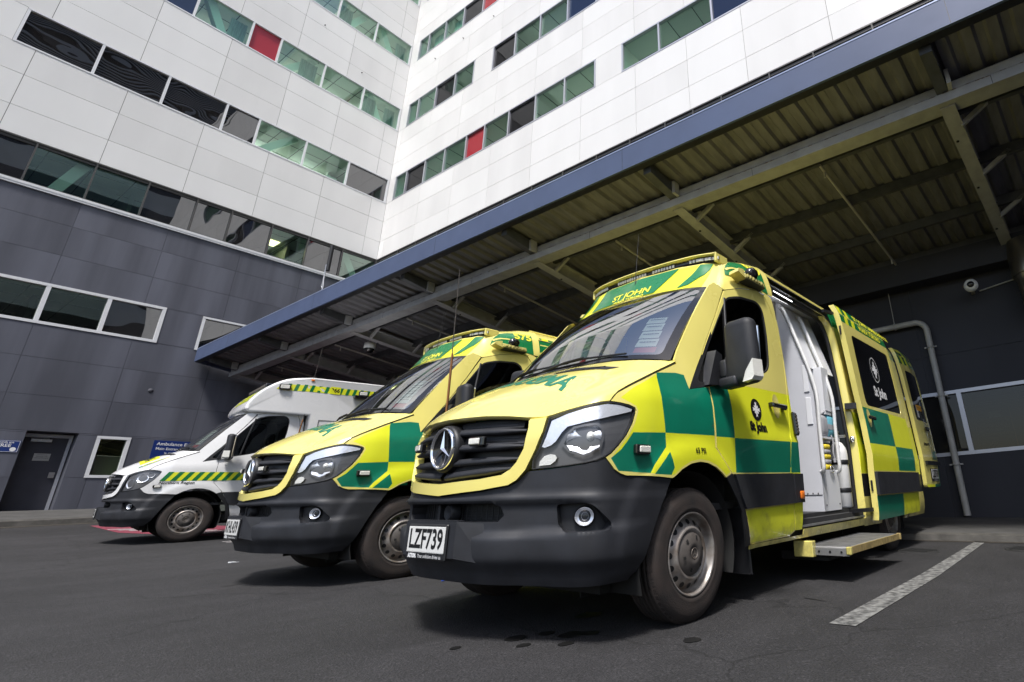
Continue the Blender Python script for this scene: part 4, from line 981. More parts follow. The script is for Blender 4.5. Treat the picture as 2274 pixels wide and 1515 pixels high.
def make_van(T, look, label, group, num, plate, door_open):
    """look: 'yellow' (later nose, battenburg livery) or 'white' (earlier nose, box body)"""
    yel = look == 'yellow'
    root = empty('ambulance', T, label, 'ambulance', group)
    PAINT = M['paint'] if yel else M['white']
    BL = [PAINT, M['lime'], M['green'], M['trim'], M['rgreen'], M['seal'], M['ink'], M['yink']]
    body = MB()
    for sd in (-1, 1):
        F = SF(sd); fl = sd > 0
        kw = dict(flip=fl)
        c_ = [(LFEN, 1), (G1, 2), (G5, 2), (G6, 2)] if yel else []
        region(body, FEND, F, .045, colors=c_, **kw)
        region(body, APIL, F, .05, **kw)
        c_ = [([(2.86, 1.400), (3.1, 1.403), (3.1, .30), (2.86, .30)], 1), (G4, 2)] if yel else []
        region(body, BPIL, F, .05, colors=c_, **kw)
        region(body, [(2.235, .334), (3.06, .334), (3.06, .372), (4.47, .372), (4.47, .312), (2.235, .308)], F, .1, **kw)     # sill
        region(body, [(1.957, .750), (2.026, .775), (2.153, .555), (2.218, .336), (2.16, .33), (2.115, .54), (2.075, .605)], SF(sd, .006), .05, mi=3, **kw)  # arch trim
    if yel:
        for sd in (-1, 1):
            F = SF(sd); fl = sd > 0
            # rear quarter
            ar = [(5.319 + .42 * math.cos(a), .345 + .42 * math.sin(a)) for a in [PI - PI * k / 16 for k in range(17)]]
            lo = [(4.45, .30)] + [(ar[0][0], .30)] + ar + [(ar[-1][0], .30), (6.78, .30), (6.78, 2.58)]
            s0 = 4.45 if sd < 0 and door_open else 4.452
            region(body, lo + [(s0, 2.58)], F, .08, colors=[([(s0, .79), (6.8, .79), (6.8, 1.40), (s0, 1.40)], 1), ([(5.4, .79), (6.1, .79), (6.1, 1.08), (5.4, 1.08)], 2), ([(4.6, 1.08), (5.4, 1.08), (5.4, 1.4), (4.6, 1.4)], 2), ([(s0, .57), (6.8, .57), (6.8, .785), (s0, .785)], 3), ([(s0, 2.34), (6.8, 2.34), (6.8, 2.56), (s0, 2.56)], 4)], flip=fl)
            region(body, [(3.036, 2.50), (4.452, 2.50), (4.452, 2.58), (3.036, 2.58)], F, .08, colors=([([(3.036, 2.5), (4.452, 2.5), (4.452, 2.515), (3.036, 2.515)], 3)]), flip=fl)
            if not (sd < 0 and door_open): region(body, [(3.036, 2.29), (4.452, 2.29), (4.452, 2.50), (3.036, 2.50)], F, .08, mi=0, colors=[([(3.036, 2.335), (4.452, 2.335), (4.452, 2.50), (3.036, 2.50)], 4), ([(3.15, 2.335), (3.45, 2.335), (3.60, 2.50), (3.30, 2.50)], 1)], flip=fl)
            else: region(body, [(3.036, 2.40), (4.452, 2.40), (4.452, 2.50), (3.036, 2.50)], SF(sd, -.05), .08, mi=3, flip=fl)   # sliding-door track
        # roof
        xs = [2.45 + (6.2 - 2.45) * k / 24 for k in range(25)]; zz = [2.58, 2.60, 2.62, 2.64, 2.66, 2.68, 2.70]
        def roofrow(x):
            s = s_of_x(x); L = [S2(s, z) for z in zz]
            return [(x, -p[1], p[2]) for p in L] + [(x, y, 2.715 + .02 * math.cos(y / .46 * PI / 2)) for y in (-.34, -.22, -.1, 0, .1, .22, .34)] + [(x, p[1], p[2]) for p in L[::-1]]
        body.grid([roofrow(x) for x in xs], 0, True, flip=True)
        for yy in (-.55, .55):
            body.tube([(2.5, yy, 2.69), (6.1, yy, 2.70)], .012, 6)
    cap = MB()
    cr = cap_rows()
    for sd in (-1, 1): cap.grid([[(p[0], sd * p[1], p[2]) for p in r_] for r_ in cr], 0, True, flip=sd < 0)
    pc = Proj(cap)
    pf = pc.front(.003); ps = pc.side(-1, .003)
    if yel:
        FB = lambda y, z, d: pf(y, z, d + .005)
        bz = lambda y: 2.215 - .04 * (abs(y) / .75) ** 2      # just above the windscreen
        tz = lambda y: 2.43 + .012 * abs(y)
        def band(y0, y1, y2, y3): return [(y0, bz(y0)), ((y0 + y1) / 2, bz((y0 + y1) / 2)), (y1, bz(y1)), (y2, tz(y2)), ((y2 + y3) / 2, tz((y2 + y3) / 2)), (y3, tz(y3))]
        fl_ = True
        region(cap, band(-.70, .72, .66, -.69), lambda y, z, d: pf(y, z, d), .03, mi=1, rim=0, flip=fl_)
        region(cap, band(-.27, .47, .43, -.42), FB, .03, mi=4, rim=0, flip=fl_)
        region(cap, [(-.49, bz(-.49) + .004), (-.58, bz(-.58) + .03), (-.665, 2.315), (-.685, 2.38), (-.685, tz(.7)), (-.60, tz(.6)), (-.56, 2.33)], FB, .03, mi=4, rim=0, flip=fl_)
        region(cap, [(.62, bz(.62)), (.72, bz(.72)), (.66, tz(.66)), (.56, tz(.56))], FB, .03, mi=4, rim=0, flip=fl_)
        tp = lambda o: (lambda x, y: pf(-x + .0, o + y, .002))
        cap.text('ST JOHN', lambda x, y: pf(-x + .0, 2.262 + y, .0085), .085, 7, w=.42, bold=.002)
        cap.text('WAKA TŪRORO', lambda x, y: pf(-x + .0, 2.208 + y, .0085), .032, 7, w=.34, bold=.001)
        # roof shoulder panels
        for sd in (-1, 1):
            ps = pc.side(sd, .003)
            SH = [(1.83, 2.335), (1.86, 2.40), (1.90, 2.45), (1.97, 2.505), (2.07, 2.535), (2.20, 2.548), (2.36, 2.552), (2.36, 2.29), (2.28, 2.30), (2.15, 2.31), (2.05, 2.325)]
            region(cap, SH, lambda x, z, d: ps(x, z, d + .002), .025, mi=4, rim=0, flip=sd > 0)
            arc = [(1.86, 2.40), (1.90, 2.425), (1.96, 2.445), (2.05, 2.45), (2.16, 2.44), (2.16, 2.425), (2.05, 2.435), (1.97, 2.43), (1.91, 2.41), (1.875, 2.388)]
            region(cap, arc, lambda x, z, d: ps(x, z, d + .005), .02, mi=0, rim=0, flip=sd > 0)
            cap.text(num, lambda x, y, sd=sd: ps(2.24 + (x if sd < 0 else -x), 2.50 + y, .006), .105, 7, w=.22, bold=.004)
    nb = len(body.v)
    for fcs, m_, s_ in ((cap.f, cap.m, cap.sm),):
        b0 = len(body.v); body.v += cap.v; body.f += [[b0 + i for i in f] for f in fcs]; body.m += m_; body.sm += s_
    pside = Proj(body)
    if yel: body.text('65 PSI', lambda x, y: pside.side(-1, .003)(1.12 + x, .905 + y), .045, 6, w=.10, bold=.001)
    bo = body.build('body', BL, root)
    # bonnet
    c0 = [(S2(s, z)) for s, z in ((0, 1.096), (.15, 1.095), (.30, 1.092), (.45, 1.083), (.565, 1.071), (.67, 1.069), (.772, 1.098), (.871, 1.120), (.981, 1.143), (1.036, 1.149))]
    c1 = [Vector(S2(s, z, .0)) for s, z in ((1.036, 1.149), (1.080, 1.200), (1.180, 1.255), (1.36, 1.345), (1.626, 1.466))]
    c2 = [WS(t, 0) + Vector((-.03, 0, -.012)) for t in (0, .2, .4, .6, .8, .9, .97)]; c2[-1] = c1[-1].copy()
    c3 = smooth_open([(.075, 0, 1.096), (.13, 0, 1.150), (.24, 0, 1.218), (.50, 0, 1.352), (.81, 0, 1.491)], 5)
    G = coons([Vector(p) for p in c0], c2, [Vector(p) for p in c3], c1, 21, 17)
    for j, row in enumerate(G):
        q = j / 16
        for i, p in enumerate(row):
            t = i / 20; p.z += .016 * math.sin(PI * min(q * 1.0, 1)) * (1 - t) ** .5 * (1 if t < .55 else max(0, 1 - (t - .55) / .15)) ** 1
    hood = MB()
    for sd in (-1, 1): hood.grid([[(p.x, sd * p.y, p.z) for p in r_] for r_ in G], 0, True, flip=sd > 0)
    lip = [Vector((p.x, p.y, p.z)) for p in G[0]]
    for sd in (-1, 1):
        hood.grid([[(p.x, sd * p.y, p.z) for p in lip], [(p.x + .012, sd * p.y, p.z - .014) for p in lip], [(p.x + .05, sd * p.y, p.z - .016) for p in lip]], 0, True, flip=sd > 0)
        o_ = [r_[-1] for r_ in G]; hood.grid([[(p.x, sd * p.y, p.z) for p in o_], [(p.x, sd * (p.y - .004), p.z - .02) for p in o_]], 1, True, flip=sd < 0)
    ph = Proj(hood).top(.003)
    if yel: hood.text('AMBULANCE', lambda x, y: ph(.50 + y - .06 * abs(x), x), .21, 2, w=1.12, bold=.006)
    else:
        region(hood, [(.36, -.50), (.58, -.54), (.58, .54), (.36, .50)], lambda x, y, d: ph(x, y, d - .001), .06, mi=4, rim=0)
        hood.text('AMBULANCE', lambda x, y: ph(.47 + y, x), .16, 3, w=.95, bold=.005)
        for sd in (-1, 1):
            for k, mm in enumerate((5, 4)): region(hood, [(.34 + .05 * k, sd * .60), (.62 + .05 * k, sd * .70), (.64 + .05 * k, sd * .67), (.36 + .05 * k, sd * .57)], lambda x, y, d: ph(x, y, d), .06, mi=mm, rim=0)
    for sd in (-1, 1):   # air slots below the windscreen
        V_ = [(.655, .22), (.74, .55), (.755, .66), (.70, .60), (.62, .30), (.60, .22)]
        region(hood, [(x, sd * y) for x, y in V_], lambda x, y, d: ph(x, y, d), .05, mi=1, rim=0)
        for k in range(5):
            hood.tube([ph(.615 + .02 * k, sd * (.24 + .02 * k), .002), ph(.66 + .018 * k, sd * (.44 + .03 * k), .002)], .004, 5, mi=3)
    hood.build('bonnet', [PAINT, M['seal'], M['gink'], M['trim'] if yel else M['ink'], M['lime'], M['rgreen']], root)
    # windscreen
    w = MB(); E1 = rnd([(-.93, .045), (.93, .045), (.935, .955), (-.935, .955)], .05)
    O1 = rnd([(-1, 0.), (1, 0.), (1, 1.), (-1, 1.)], .02)
    region(w, E1, lambda t, q, d: WSF(t, q, d), .07, mi=0, rim=0, flip=True)
    region(w, O1, lambda t, q, d: WSF(t, q, d + .001), .07, holes=[E1], mi=1, rim=.02, flip=True)
    ws = w.build('windscreen', [M['windscreen'], M['gloss']], root)
    lb = MB()
    for k, (q0, q1) in enumerate(((.075, .13), (.14, .225), (.235, .32), (.33, .415), (.425, .50))):
        sh_ = .012 * k
        lb.add([WSF(t, q, -.004) for t, q in ((-.87 + sh_, q0), (-.70 + sh_, q0), (-.70 + sh_, q1), (-.87 + sh_, q1))], [(0, 1, 2, 3)], 1 if k == 0 else 0)
        if k: lb.add([WSF(t, q, -.002) for t, q in ((-.855 + sh_, q0 + .045), (-.72 + sh_, q0 + .045), (-.72 + sh_, q0 + .052), (-.855 + sh_, q0 + .052))], [(0, 1, 2, 3)], 2)
    lb.build('labels', [M['paper'], M['redlabel'], M['dash']], ws)
    # wipers
    for sd, t0 in ((-1, -.25), (1, .35)):
        b = MB(); b.tube([WSF(t0 + .45, .0, .02), WSF(t0 + .2, .035, .03), WSF(t0, .06, .025)], [.010, .008, .006], 6); b.tube([WSF(t0 + .33, .05, .016), WSF(t0, .055, .018), WSF(t0 - .42, .045, .016)], .007, 6); b.build('wiper', M['trim'], root)
    # grille frame, grille, emblem
    Ff = lambda s, z, d: S2(s, z, d + .014)
    fr = MB()
    inner = GRIN[:8]; outl = GROUT + [(.565, 1.052)] + inner[::-1][1:]   # right half U
    U_ = GROUT + [(.575, 1.060)] + inner[::-1] + [(-a, b) for a, b in inner[1:]] + [(-.575, 1.060)] + [(-a, b) for a, b in GROUT[::-1][:-1]]
    region(fr, U_, lambda s, z, d: (lambda p: (p[0], p[1], p[2]))(Ff(s, z, d)), .035, rim=.05, flip=True)
    # orient: domain (s,z) with s>0 to the van's right
    fr.build('grille_frame', PAINT, root)
    gr = MB(); gp = sym(GRIN)
    region(gr, [(a * 1.03, .75 + (b - .75) * 1.03 - .01) for a, b in gp], lambda s, z, d: S2(s, z, d - .075), .06, mi=1, rim=0, flip=True)
    bars = [(1.018, 1.004, .557), (.934, .926, .551), (.855, .862, .528), (.787, .815, .49)]
    for zc, ze, smax in bars:
        for sg in (-1, 1):
            rows = []
            for k in range(11):
                s = sg * (.02 + (smax - .02) * k / 10); z = zc + (ze - zc) * k / 10; t_ = 1 - .55 * max(0, (k - 7) / 3)
                rows.append([S2(s, z + .020 * t_, -.052), S2(s, z + .017 * t_, -.014), S2(s, z - .004 * t_, .004), S2(s, z - .018 * t_, -.004), S2(s, z - .022 * t_, -.045)])
            gr.grid(rows, 0, True, flip=sg > 0)
    for zc, ze, smax, n in ((1.050, 1.045, .53, 30), (.972, .962, .54, 30), (.820, .835, .49, 28)):
        for sg in (-1, 1):   # perforated strips between the bars
            rows = [[S2(sg * (.05 + (smax - .05) * k / 10), zc + (ze - zc) * k / 10 + dz, -.040 + (0 if dz > 0 else .012)) for dz in (.024, -.022)] for k in range(11)]
            gr.grid(rows, 0, True, flip=sg > 0)
            for j in range(2):
                for k in range(n):
                    s = .13 + (smax - .16) * (k + .5 * j) / n; z = zc + (ze - zc) * (s / smax) + (.009 if j else -.009)
                    gr.add([S2(sg * (s + .0052 * math.cos(q)), z + .0052 * math.sin(q), -.0315 + (-.0012 if j else .0036)) for q in [2 * PI * i / 8 for i in range(8)]], [tuple(range(8))], 1)
    go = gr.build('grille', [M['plastic'], M['ink']], root)
    em = MB(); fe = lambda x, y, z: (.062 - z, -x, .936 + y)
    em.lathe([(.0, -.004), (.095, -.004), (.098, .006)], 40, f=fe, mi=1)
    em.lathe([(.098, .004), (.101, .016), (.109, .018), (.113, .010), (.114, -.01)], 48, f=fe, mi=0)
    em.lathe([(.114, .002), (.124, -.002), (.128, -.02), (.128, -.06)], 40, f=fe, mi=2)
    for k in range(3):
        a = PI / 2 + 2 * PI * k / 3; c = Vector((math.cos(a), math.sin(a))); t = Vector((-c.y, c.x))
        P = [fe(0, 0, .020), fe(*(c * .100), .008), fe(*(t * .0105 + c * .006), .004), fe(*(-t * .0105 + c * .006), .004)]
        em.add(P, [(0, 2, 1), (0, 1, 3)], 0)
        em.add([fe(0, 0, .020), fe(*(Vector((math.cos(a + PI / 3), math.sin(a + PI / 3))) * .0125), .004), fe(*(t * .0105 + c * .006), .004)], [(0, 1, 2)], 0)
        em.add([fe(0, 0, .020), fe(*(Vector((math.cos(a - PI / 3), math.sin(a - PI / 3))) * .0125), .004), fe(*(-t * .0105 + c * .006), .004)], [(0, 2, 1)], 0)
    em.build('emblem', [M['chrome'], M['gloss'], M['trim']], go)
    for s0, z0 in ((-.29, .957), (.29, .957)):
        b = MB(); small_lamp(b, lambda x, y, z, s0=s0: S2(s0 + (x if s0 < 0 else -x), z0 + y, z + .004), .10, .032, .03); b.build('grille_light', [M['gloss'], M['lamp_white']], root)
    # headlights
    for sd in (-1, 1):
        F = SF(sd, fl=False); fl = sd > 0; inset = lambda P, k: P
        b = MB()
        region(b, HL, lambda s, z, d: F(s, z, d - .024), .05, mi=0, rim=0, flip=fl)
        region(b, HL, lambda s, z, d: F(s, z, d - .001), .05, holes=[[(a + (.90 - a) * .02, c + (.965 - c) * .03) for a, c in HL]], mi=3, rim=.05, flip=fl)
        if yel:
            region(b, HLLED, lambda s, z, d: F(s, z, d - .006), .04, mi=1, rim=.02, flip=fl, rim_mi=0)
            cx, cz = .885, .945
            region(b, [(cx + (a - cx) * 1.16, cz + (c - cz) * 1.18) for a, c in HLBOWL], lambda s, z, d: F(s, z, d - .012), .03, mi=0, rim=.0, holes=[HLBOWL], flip=fl)
            region(b, HLBOWL, lambda s, z, d: F(s, z, d - .018 - .020 * max(0, 1 - ((s - cx) / .10) ** 2 - ((z - cz) / .07) ** 2) + .012 * math.sin((z - cz) * 90) * (1 if abs(z - cz) < .055 else 0)), .018, mi=1, rim=.02, flip=fl, rim_mi=0)
            region(b, HLIND, lambda s, z, d: F(s, z, d - .010), .02, mi=2, rim=.02, flip=fl, rim_mi=0)
            b.lathe([(.0, .03), (.022, .024), (.030, .0)], 20, f=lambda x, y, z: F(cx + .03 + x, cz + .015 + y, z - .045), mi=2)
        else:
            for (cs, cz, r_) in ((.78, .93, .095), (.98, 1.01, .085), (1.08, 1.06, .05)):
                b.lathe([(0, -.035), (r_ * .5, -.028), (r_ * .9, -.008), (r_, -.002)], 24, f=lambda x, y, z: F(cs + x, cz + y * .8, z - .012), mi=1)
        hl = b.build('headlight', [M['lamp_dark'], M['lamp_chrome'], M['lamp_white'], M['seal']], root)
        b = MB(); region(b, HL, lambda s, z, d: F(s, z, d + .002), .045, rim=0, flip=fl); b.build('lens', M['lens_clear'], hl)
    # bumper
    def FBm(s, z, d=0.):
        a = abs(s); k = min(max((1.30 - a) / .35, 0), 1)
        st = lambda e, w: (lambda q: q * q * (3 - 2 * q))(min(max((e - z) / w, 0), 1))
        k2 = min(max((1.02 - a) / .22, 0), 1)
        o = -.006 * (z > .68) + k * (.016 * st(.690, .022) - .026 * st(.662, .022) * k2 + .030 * st(.515 + .05 * max(0, a - .5), .03)) - .03 * st(.39, .07) * k
        return S2(s, z, d + o + flare(plan(s)[0], z) * .8)
    half = [(0, .684), (.332, .705), (.49, .727), (.534, .748), (.580, .794), (.606, .799), (.704, .804), (.802, .812), (.893, .822), (.951, .833), (.993, .849)] + [(s, z - .004) for s, z in FENDB] + [(1.395, .665), (1.36, .615), (1.293, .484), (1.234, .359), (1.168, .272), (.821, .262), (.541, .268), (0, .275)]
    INT = rnd([(0, .648), (.40, .648), (.455, .625), (.475, .585), (.44, .558), (0, .562)], .02)
    INTs = [(.0, .648), (.40, .648), (.452, .628), (.472, .590), (.440, .560), (0, .560)]
    FOG = rnd([(.751, .636), (.905, .640), (.945, .628), (1.034, .542), (1.018, .512), (.812, .508), (.765, .54)], .02)
    b = MB()
    region(b, sym(half), FBm, .019, holes=[sym(INTs), FOG, mir(FOG)], mi=0, rim=.03, flip=True)
    for P, dd in ((sym(INTs), .10),):
        region(b, P, lambda s, z, d: S2(s, z, d - dd), .06, mi=1, rim=0, flip=True)
        L = dens(P, .05); b.grid([[FBm(s, z, 0) for s, z in L + L[:1]], [S2(s, z, -dd) for s, z in L + L[:1]]], 0, False)
    for k in range(6): b.tube([S2(-.44, .572 + .013 * k, -.09), S2(-.2, .572 + .013 * k, -.092), S2(0, .572 + .013 * k, -.095), S2(.2, .572 + .013 * k, -.092), S2(.44, .572 + .013 * k, -.09)], .0025, 4, mi=0)
    for k in range(-10, 11): b.tube([S2(.042 * k, .562, -.09), S2(.042 * k, .646, -.09)], .0025, 4, mi=0)
    b.lathe([(.035, .02), (.045, .01), (.048, -.03)], 20, f=lambda x, y, z: (.13 - z, x - .03, .603 + y)); b.lathe([(0, .012), (.035, .02)], 20, f=lambda x, y, z: (.13 - z, x - .03, .603 + y))
    b.bbox(.11, .16, .05, .075, .56, .645, .004, 0)
    for sg in (-1, 1):
        P = FOG if sg > 0 else mir(FOG)
        region(b, P, lambda s, z, d: S2(s, z, d - .045), .05, mi=0, rim=0, flip=True)
        L = dens(P, .05); b.grid([[FBm(s, z, 0) for s, z in L + L[:1]], [S2(s, z, -.045) for s, z in L + L[:1]]], 0, False)
    # number plate plinth with a tread on top
    for sg in (1,):
        PA = [(-.245, .566), (.245, .566), (.245, .395), (-.245, .395)]; PB = [(-.36, .552), (.36, .552), (.39, .365), (-.39, .365)]
        A3 = [(.040, y, z) for y, z in PA]; B3 = [(.135, y, z) for y, z in PB]
        b.add(A3 + B3, [(0, 1, 2, 3), (4, 5, 1, 0), (5, 6, 2, 1), (6, 7, 3, 2), (7, 4, 0, 3)], 0)
    for i in range(22):
        for j in range(2):
            s = -.235 + .0223 * i; b.box(-.006, .006, -.009, .009, 0, .004, 0, f=lambda x, y, z, s=s, j=j: (0.055 + .022 * j + x, S2(s, .566, 0)[1] + y, .566 + z))
    
    bm_ = b.build('bumper', [M['plastic'], M['ink']], root)
    for sg in (-1, 1):
        b = MB(); cs = .896 * sg
        b.lathe([(.062, -.02), (.060, .006), (.054, .010)], 28, f=lambda x, y, z: S2(cs + x, .577 + y * .82, z - .03), mi=0)
        b.lathe([(.0, .024), (.025, .022), (.042, .016), (.054, .008)], 28, f=lambda x, y, z: S2(cs + x, .577 + y * .82, z - .03), mi=2)
        b.lathe([(.0, -.024), (.02, -.020), (.022, -.01), (.036, -.012), (.052, .004)], 28, f=lambda x, y, z: S2(cs + x, .577 + y * .82, z - .03), mi=[0, 1, 0, 1])
        b.build('fog_light', [M['trim'], M['lamp_chrome'], M['lens_clear']], bm_)
    def number_plate(parent, f, txt, slogan=True):
        q = MB(); q.bbox(-.192, .192, -.098, .074, 0, .012, .006, 2, f=f); q.bbox(-.180, .180, -.0625, .0625, .011, .0145, .003, 0, f=f)
        q.text(txt, lambda x, y: f(x, y - .002, .0152), .13, 1, w=.325, bold=.0035)
        if slogan:
            q.text('ACTION.', lambda x, y: f(-.125 + x, -.081 + y, .0125), .026, 3, w=.085, bold=.002); q.text('Your ambition drives us', lambda x, y: f(.045 + x, -.081 + y, .0125), .024, 3, w=.225)
        return q.build('number_plate', [M['plate'], M['ink'], M['trim'], M['wink']], parent)
    number_plate(root, lambda x, y, z: (.038 - z, -x, .478 + y), plate, yel)
    # side door
    for sd in (-1, 1):
        F = SF(sd); fl = sd > 0
        b = MB(); BW = [(a + (a - 2.45) * .028, c + (c - 1.75) * .05) for a, c in DWIN]
        c_ = ([(LDOOR, 1), (G2, 2), (G3, 2), (LLOW, 1)] if yel else []) + [(SAIL, 3), (BW, 5)]
        region(b, DOOR, F, .045, colors=c_, holes=[DWIN], flip=fl, rim=.02)
        pd = Proj(b).side(sd, .003)
        if sd < 0 and yel:
            emblem(b, lambda x, z, d=0: pd(x, z, d), 1.855, 1.225, .074, .080, bg=6, ink=8)
            b.text('St John', lambda x, y: pd(1.855 + x, 1.098 + y), .085, 6, w=.235, bold=.006)
        dr = b.build('front_door', BL + [M['wink']], root)
        b = MB(); region(b, DWIN, lambda s, z, d: F(s, z, d - .010), .06, rim=0, flip=fl); b.tube([F(2.285, 2.08, -.005), F(2.22, 1.75, -.004), F(2.165, 1.41, -.004)], .014, 6, mi=1); b.build('window', [M['sideglass'], M['trim']], dr)
        b = MB(); region(b, [(2.039, .772), (2.886, .781), (2.902, .567), (2.153, .557), (2.10, .64)], SF(sd, .022), .06, mi=0, rim=.02, flip=fl); b.build('rub_strip', M['plastic'], dr)
        b = MB()
        fh = lambda x, z, d: (lambda p: (p[0], p[1] + sd * d, p[2]))(F(2.76 + x, 1.283 + z, 0))
        b.lathe([(0, -.0), (.05, .0015), (.056, .003)], 24, f=lambda x, y, z: fh(x * .95, y * 1.7, z), mi=0)
        b.bbox(-.125, .115, -.020, .016, .022, .050, .010, 1, f=fh); b.bbox(.06, .115, -.026, .018, .002, .04, .008, 1, f=fh); b.bbox(-.125, -.09, -.018, .016, .002, .04, .006, 1, f=fh)
        b.build('handle', [PAINT, M['gloss']], dr)
        b = MB(); region(b, [(2.908, .779), (3.060, .779), (3.056, .567), (2.908, .567)], SF(sd, .022), .06, rim=.02, flip=fl); b.build('rub_strip', M['plastic'], root)
        b = MB(); b.bbox(-.035, .035, -.030, .030, 0, .016, .01, 0, f=lambda x, z, d: F(3.006 + x, .622 + z, d + .02), seg=2); b.build('side_repeater', M['amber'], root)
        if yel:
            b = MB(); small_lamp(b, lambda x, z, d: F(1.215 + x, .897 + z, d), .105, .034, .03); b.build('marker_light', [M['gloss'], M['lamp_white']], root)
            b = MB(); b.bbox(-.03, .03, -.095, .095, 0, .035, .012, 0, f=lambda x, z, d: F(3.02 + x, 1.165 + z, d))
            for k in range(6): b.bbox(-.02, .02, -.075 + .026 * k, -.057 + .026 * k, .034, .039, .002, 1, f=lambda x, z, d: F(3.02 + x, 1.165 + z, d))
            b.build('side_light_bar', [M['gloss'], M['hub']], root)
        else:
            b = MB(); small_lamp(b, lambda x, z, d: F(1.19 + x, .88 + z, d), .10, .034, .02); b.build('marker_light', [M['gloss'], M['lamp_white']], root)
        # mirror
        MM = Matrix.Translation((1.37, sd * 1.165, 1.535)) @ Matrix.Rotation(sd * R(14), 4, 'Z'); mr = empty('wing_mirror', MM, parent=root)
        b = MB(); bm = bmesh.new(); bmesh.ops.create_cube(bm, size=1)
        for v in bm.verts:
            top = v.co.z > 0; v.co = Vector((v.co.x * (.15 if v.co.y * sd < 0 else .11), v.co.y * (.235 if top else .27), v.co.z * .44))
            if not top: v.co.x += .01; v.co.y += sd * .012
        bmesh.ops.bevel(bm, geom=bm.edges[:], offset=.05, segments=4, affect='EDGES', profile=.5)
        for v in bm.verts:
            if v.co.x < 0: v.co.x *= 1 - .25 * (abs(v.co.y) / .13) ** 2
        b.frombm(bm, 0, smooth=True)
        b.bbox(.062, .072, -.10, .10, -.18, .18, .01, 1)
        b.build('mirror_housing', [M['plastic'], M['chrome']], mr)
        b = MB(); b.prism([(.140, -.075), (.146, -.185), (.130, -.208), (.062, -.216), (.088, -.15)], -.068, .02, lambda y, z, x: (x + .018 * (abs(y) / .14) ** 3, sd * y, z), 0); b.build('indicator', M['lamp_white'], mr)
        b = MB(); p0 = F(1.90, 1.40, 0); inv = MM.inverted()
        b.bbox(-.06, .06, 0, .05, -.11, .12, .02, 0, f=lambda x, z_, y: tuple(inv @ Vector((lambda p: (p[0] + x + y * .35, p[1] + sd * z_, p[2] + y))(F(1.945, 1.44, -.01)))), seg=2) if False else b.prism([(-.10, -.11), (.07, -.09), (.07, .12), (.0, .14)], -.02, .055, lambda x, y, t: tuple(inv @ Vector((lambda p: (p[0] + x, p[1] + sd * t, p[2] + y))(F(1.945, 1.44, 0)))), 0)
        b.bbox(-.065, .05, -.17, -.01, -.225, -.155, .018, 0, f=lambda x, y, z: (x, sd * y, z), seg=2); b.bbox(-.055, .05, -.17, -.10, -.16, -.03, .02, 0, f=lambda x, y, z: (x, sd * y, z), seg=2); b.bbox(-.05, .05, -.12, -.01, -.075, -.015, .015, 0, f=lambda x, y, z: (x, sd * y, z), seg=2)
        b.build('mirror_arm', M['plastic'], mr)
        # mud flap
        b = MB(); b.bbox(1.60, 1.63, sd * .80, sd * .965, .165, .56, .008, 0, f=lambda x, y, z: (x + (.56 - z) * .12, y, z)); b.build('mud_flap', M['trim'], root)
    # under-body, wheel housings, cab floor, dashboard, seats
    u = MB()
    for h in (HUB if yel else (1.07,)):
        for sd in (-1, 1):
            A = [(h + .445 * math.cos(a), .345 + .445 * math.sin(a)) for a in [-.35 + (PI + .7) * k / 18 for k in range(19)]]
            u.grid([[(x, sd * .945, z) for x, z in A], [(x, sd * .55, z) for x, z in A]], 0, True, flip=sd > 0); u.prism([(h - .46, .16), (h + .46, .16), (h + .46, .8), (h - .46, .8)], sd * .55, sd * .54, lambda x, z, y: (x, y, z), 0)
    u.box(.55, .62, -.75, .75, .20, .72, 0); u.box(.34, .55, -.5, .5, .28, .34, 0); u.box(1.52, 4.25, -.88, .88, .30, .42, 0); u.box(.62, 1.5, -.52, .52, .22, .6, 0); u.box(1.5, 6.1, -.45, .45, .24, .31, 0)
    u.tube([(HUB[0], -.75, .345), (HUB[0], .75, .345)], .05, 8); u.tube([(HUB[1], -.75, .345), (HUB[1], .75, .345)], .06, 8)
    if yel: u.box(4.25, 6.15, -.52, .52, .34, .46, 0); u.box(5.2, 6.15, -.9, .9, .34, .46, 0)
    u.build('underbody', M['dirtsteel'], root)
    c = MB()
    c.grid([[tuple(WS(t, 0) + Vector((.03, 0, -.035))) for t in (-.96, -.5, 0, .5, .96)], [(1.18, y, 1.42) for y in (-.88, -.45, 0, .45, .88)], [(1.30, y, 1.36) for y in (-.88, -.45, 0, .45, .88)], [(1.34, y, .95) for y in (-.88, -.45, 0, .45, .88)]], 0, True)
    c.box(1.33, 2.43, -.90, .90, .56, .60, 0)
    c.grid([[(1.62, y, 2.17) for y in (-.74, 0, .74)], [(2.43, y, 2.22) for y in (-.82, 0, .82)]], 2, True)
    c.box(2.43, 2.44, -.90, .90, .5, 2.24, 0)
    c.bbox(.98, 1.16, -.5, -.15, 1.455, 1.50, .01, 1); c.bbox(1.0, 1.2, .1, .3, 1.45, 1.48, .01, 1)
    c.build('dashboard', [M['dash'], M['paper'], M['seat']], root)
    for y in (-.5, .5):
        s_ = MB(); s_.bbox(1.72, 2.2, y - .25, y + .25, .85, 1.02, .05, seg=3); s_.bbox(2.14, 2.30, y - .25, y + .25, .95, 1.65, .06, seg=3); s_.bbox(2.18, 2.29, y - .13, y + .13, 1.68, 1.92, .04, seg=3); s_.box(1.8, 2.15, y - .2, y + .2, .58, .86); s_.build('seat', M['seat'], root)
    s_ = MB(); sw = Matrix.Translation((1.48, .5, 1.33)) @ Matrix.Rotation(R(-62), 4, 'Y')
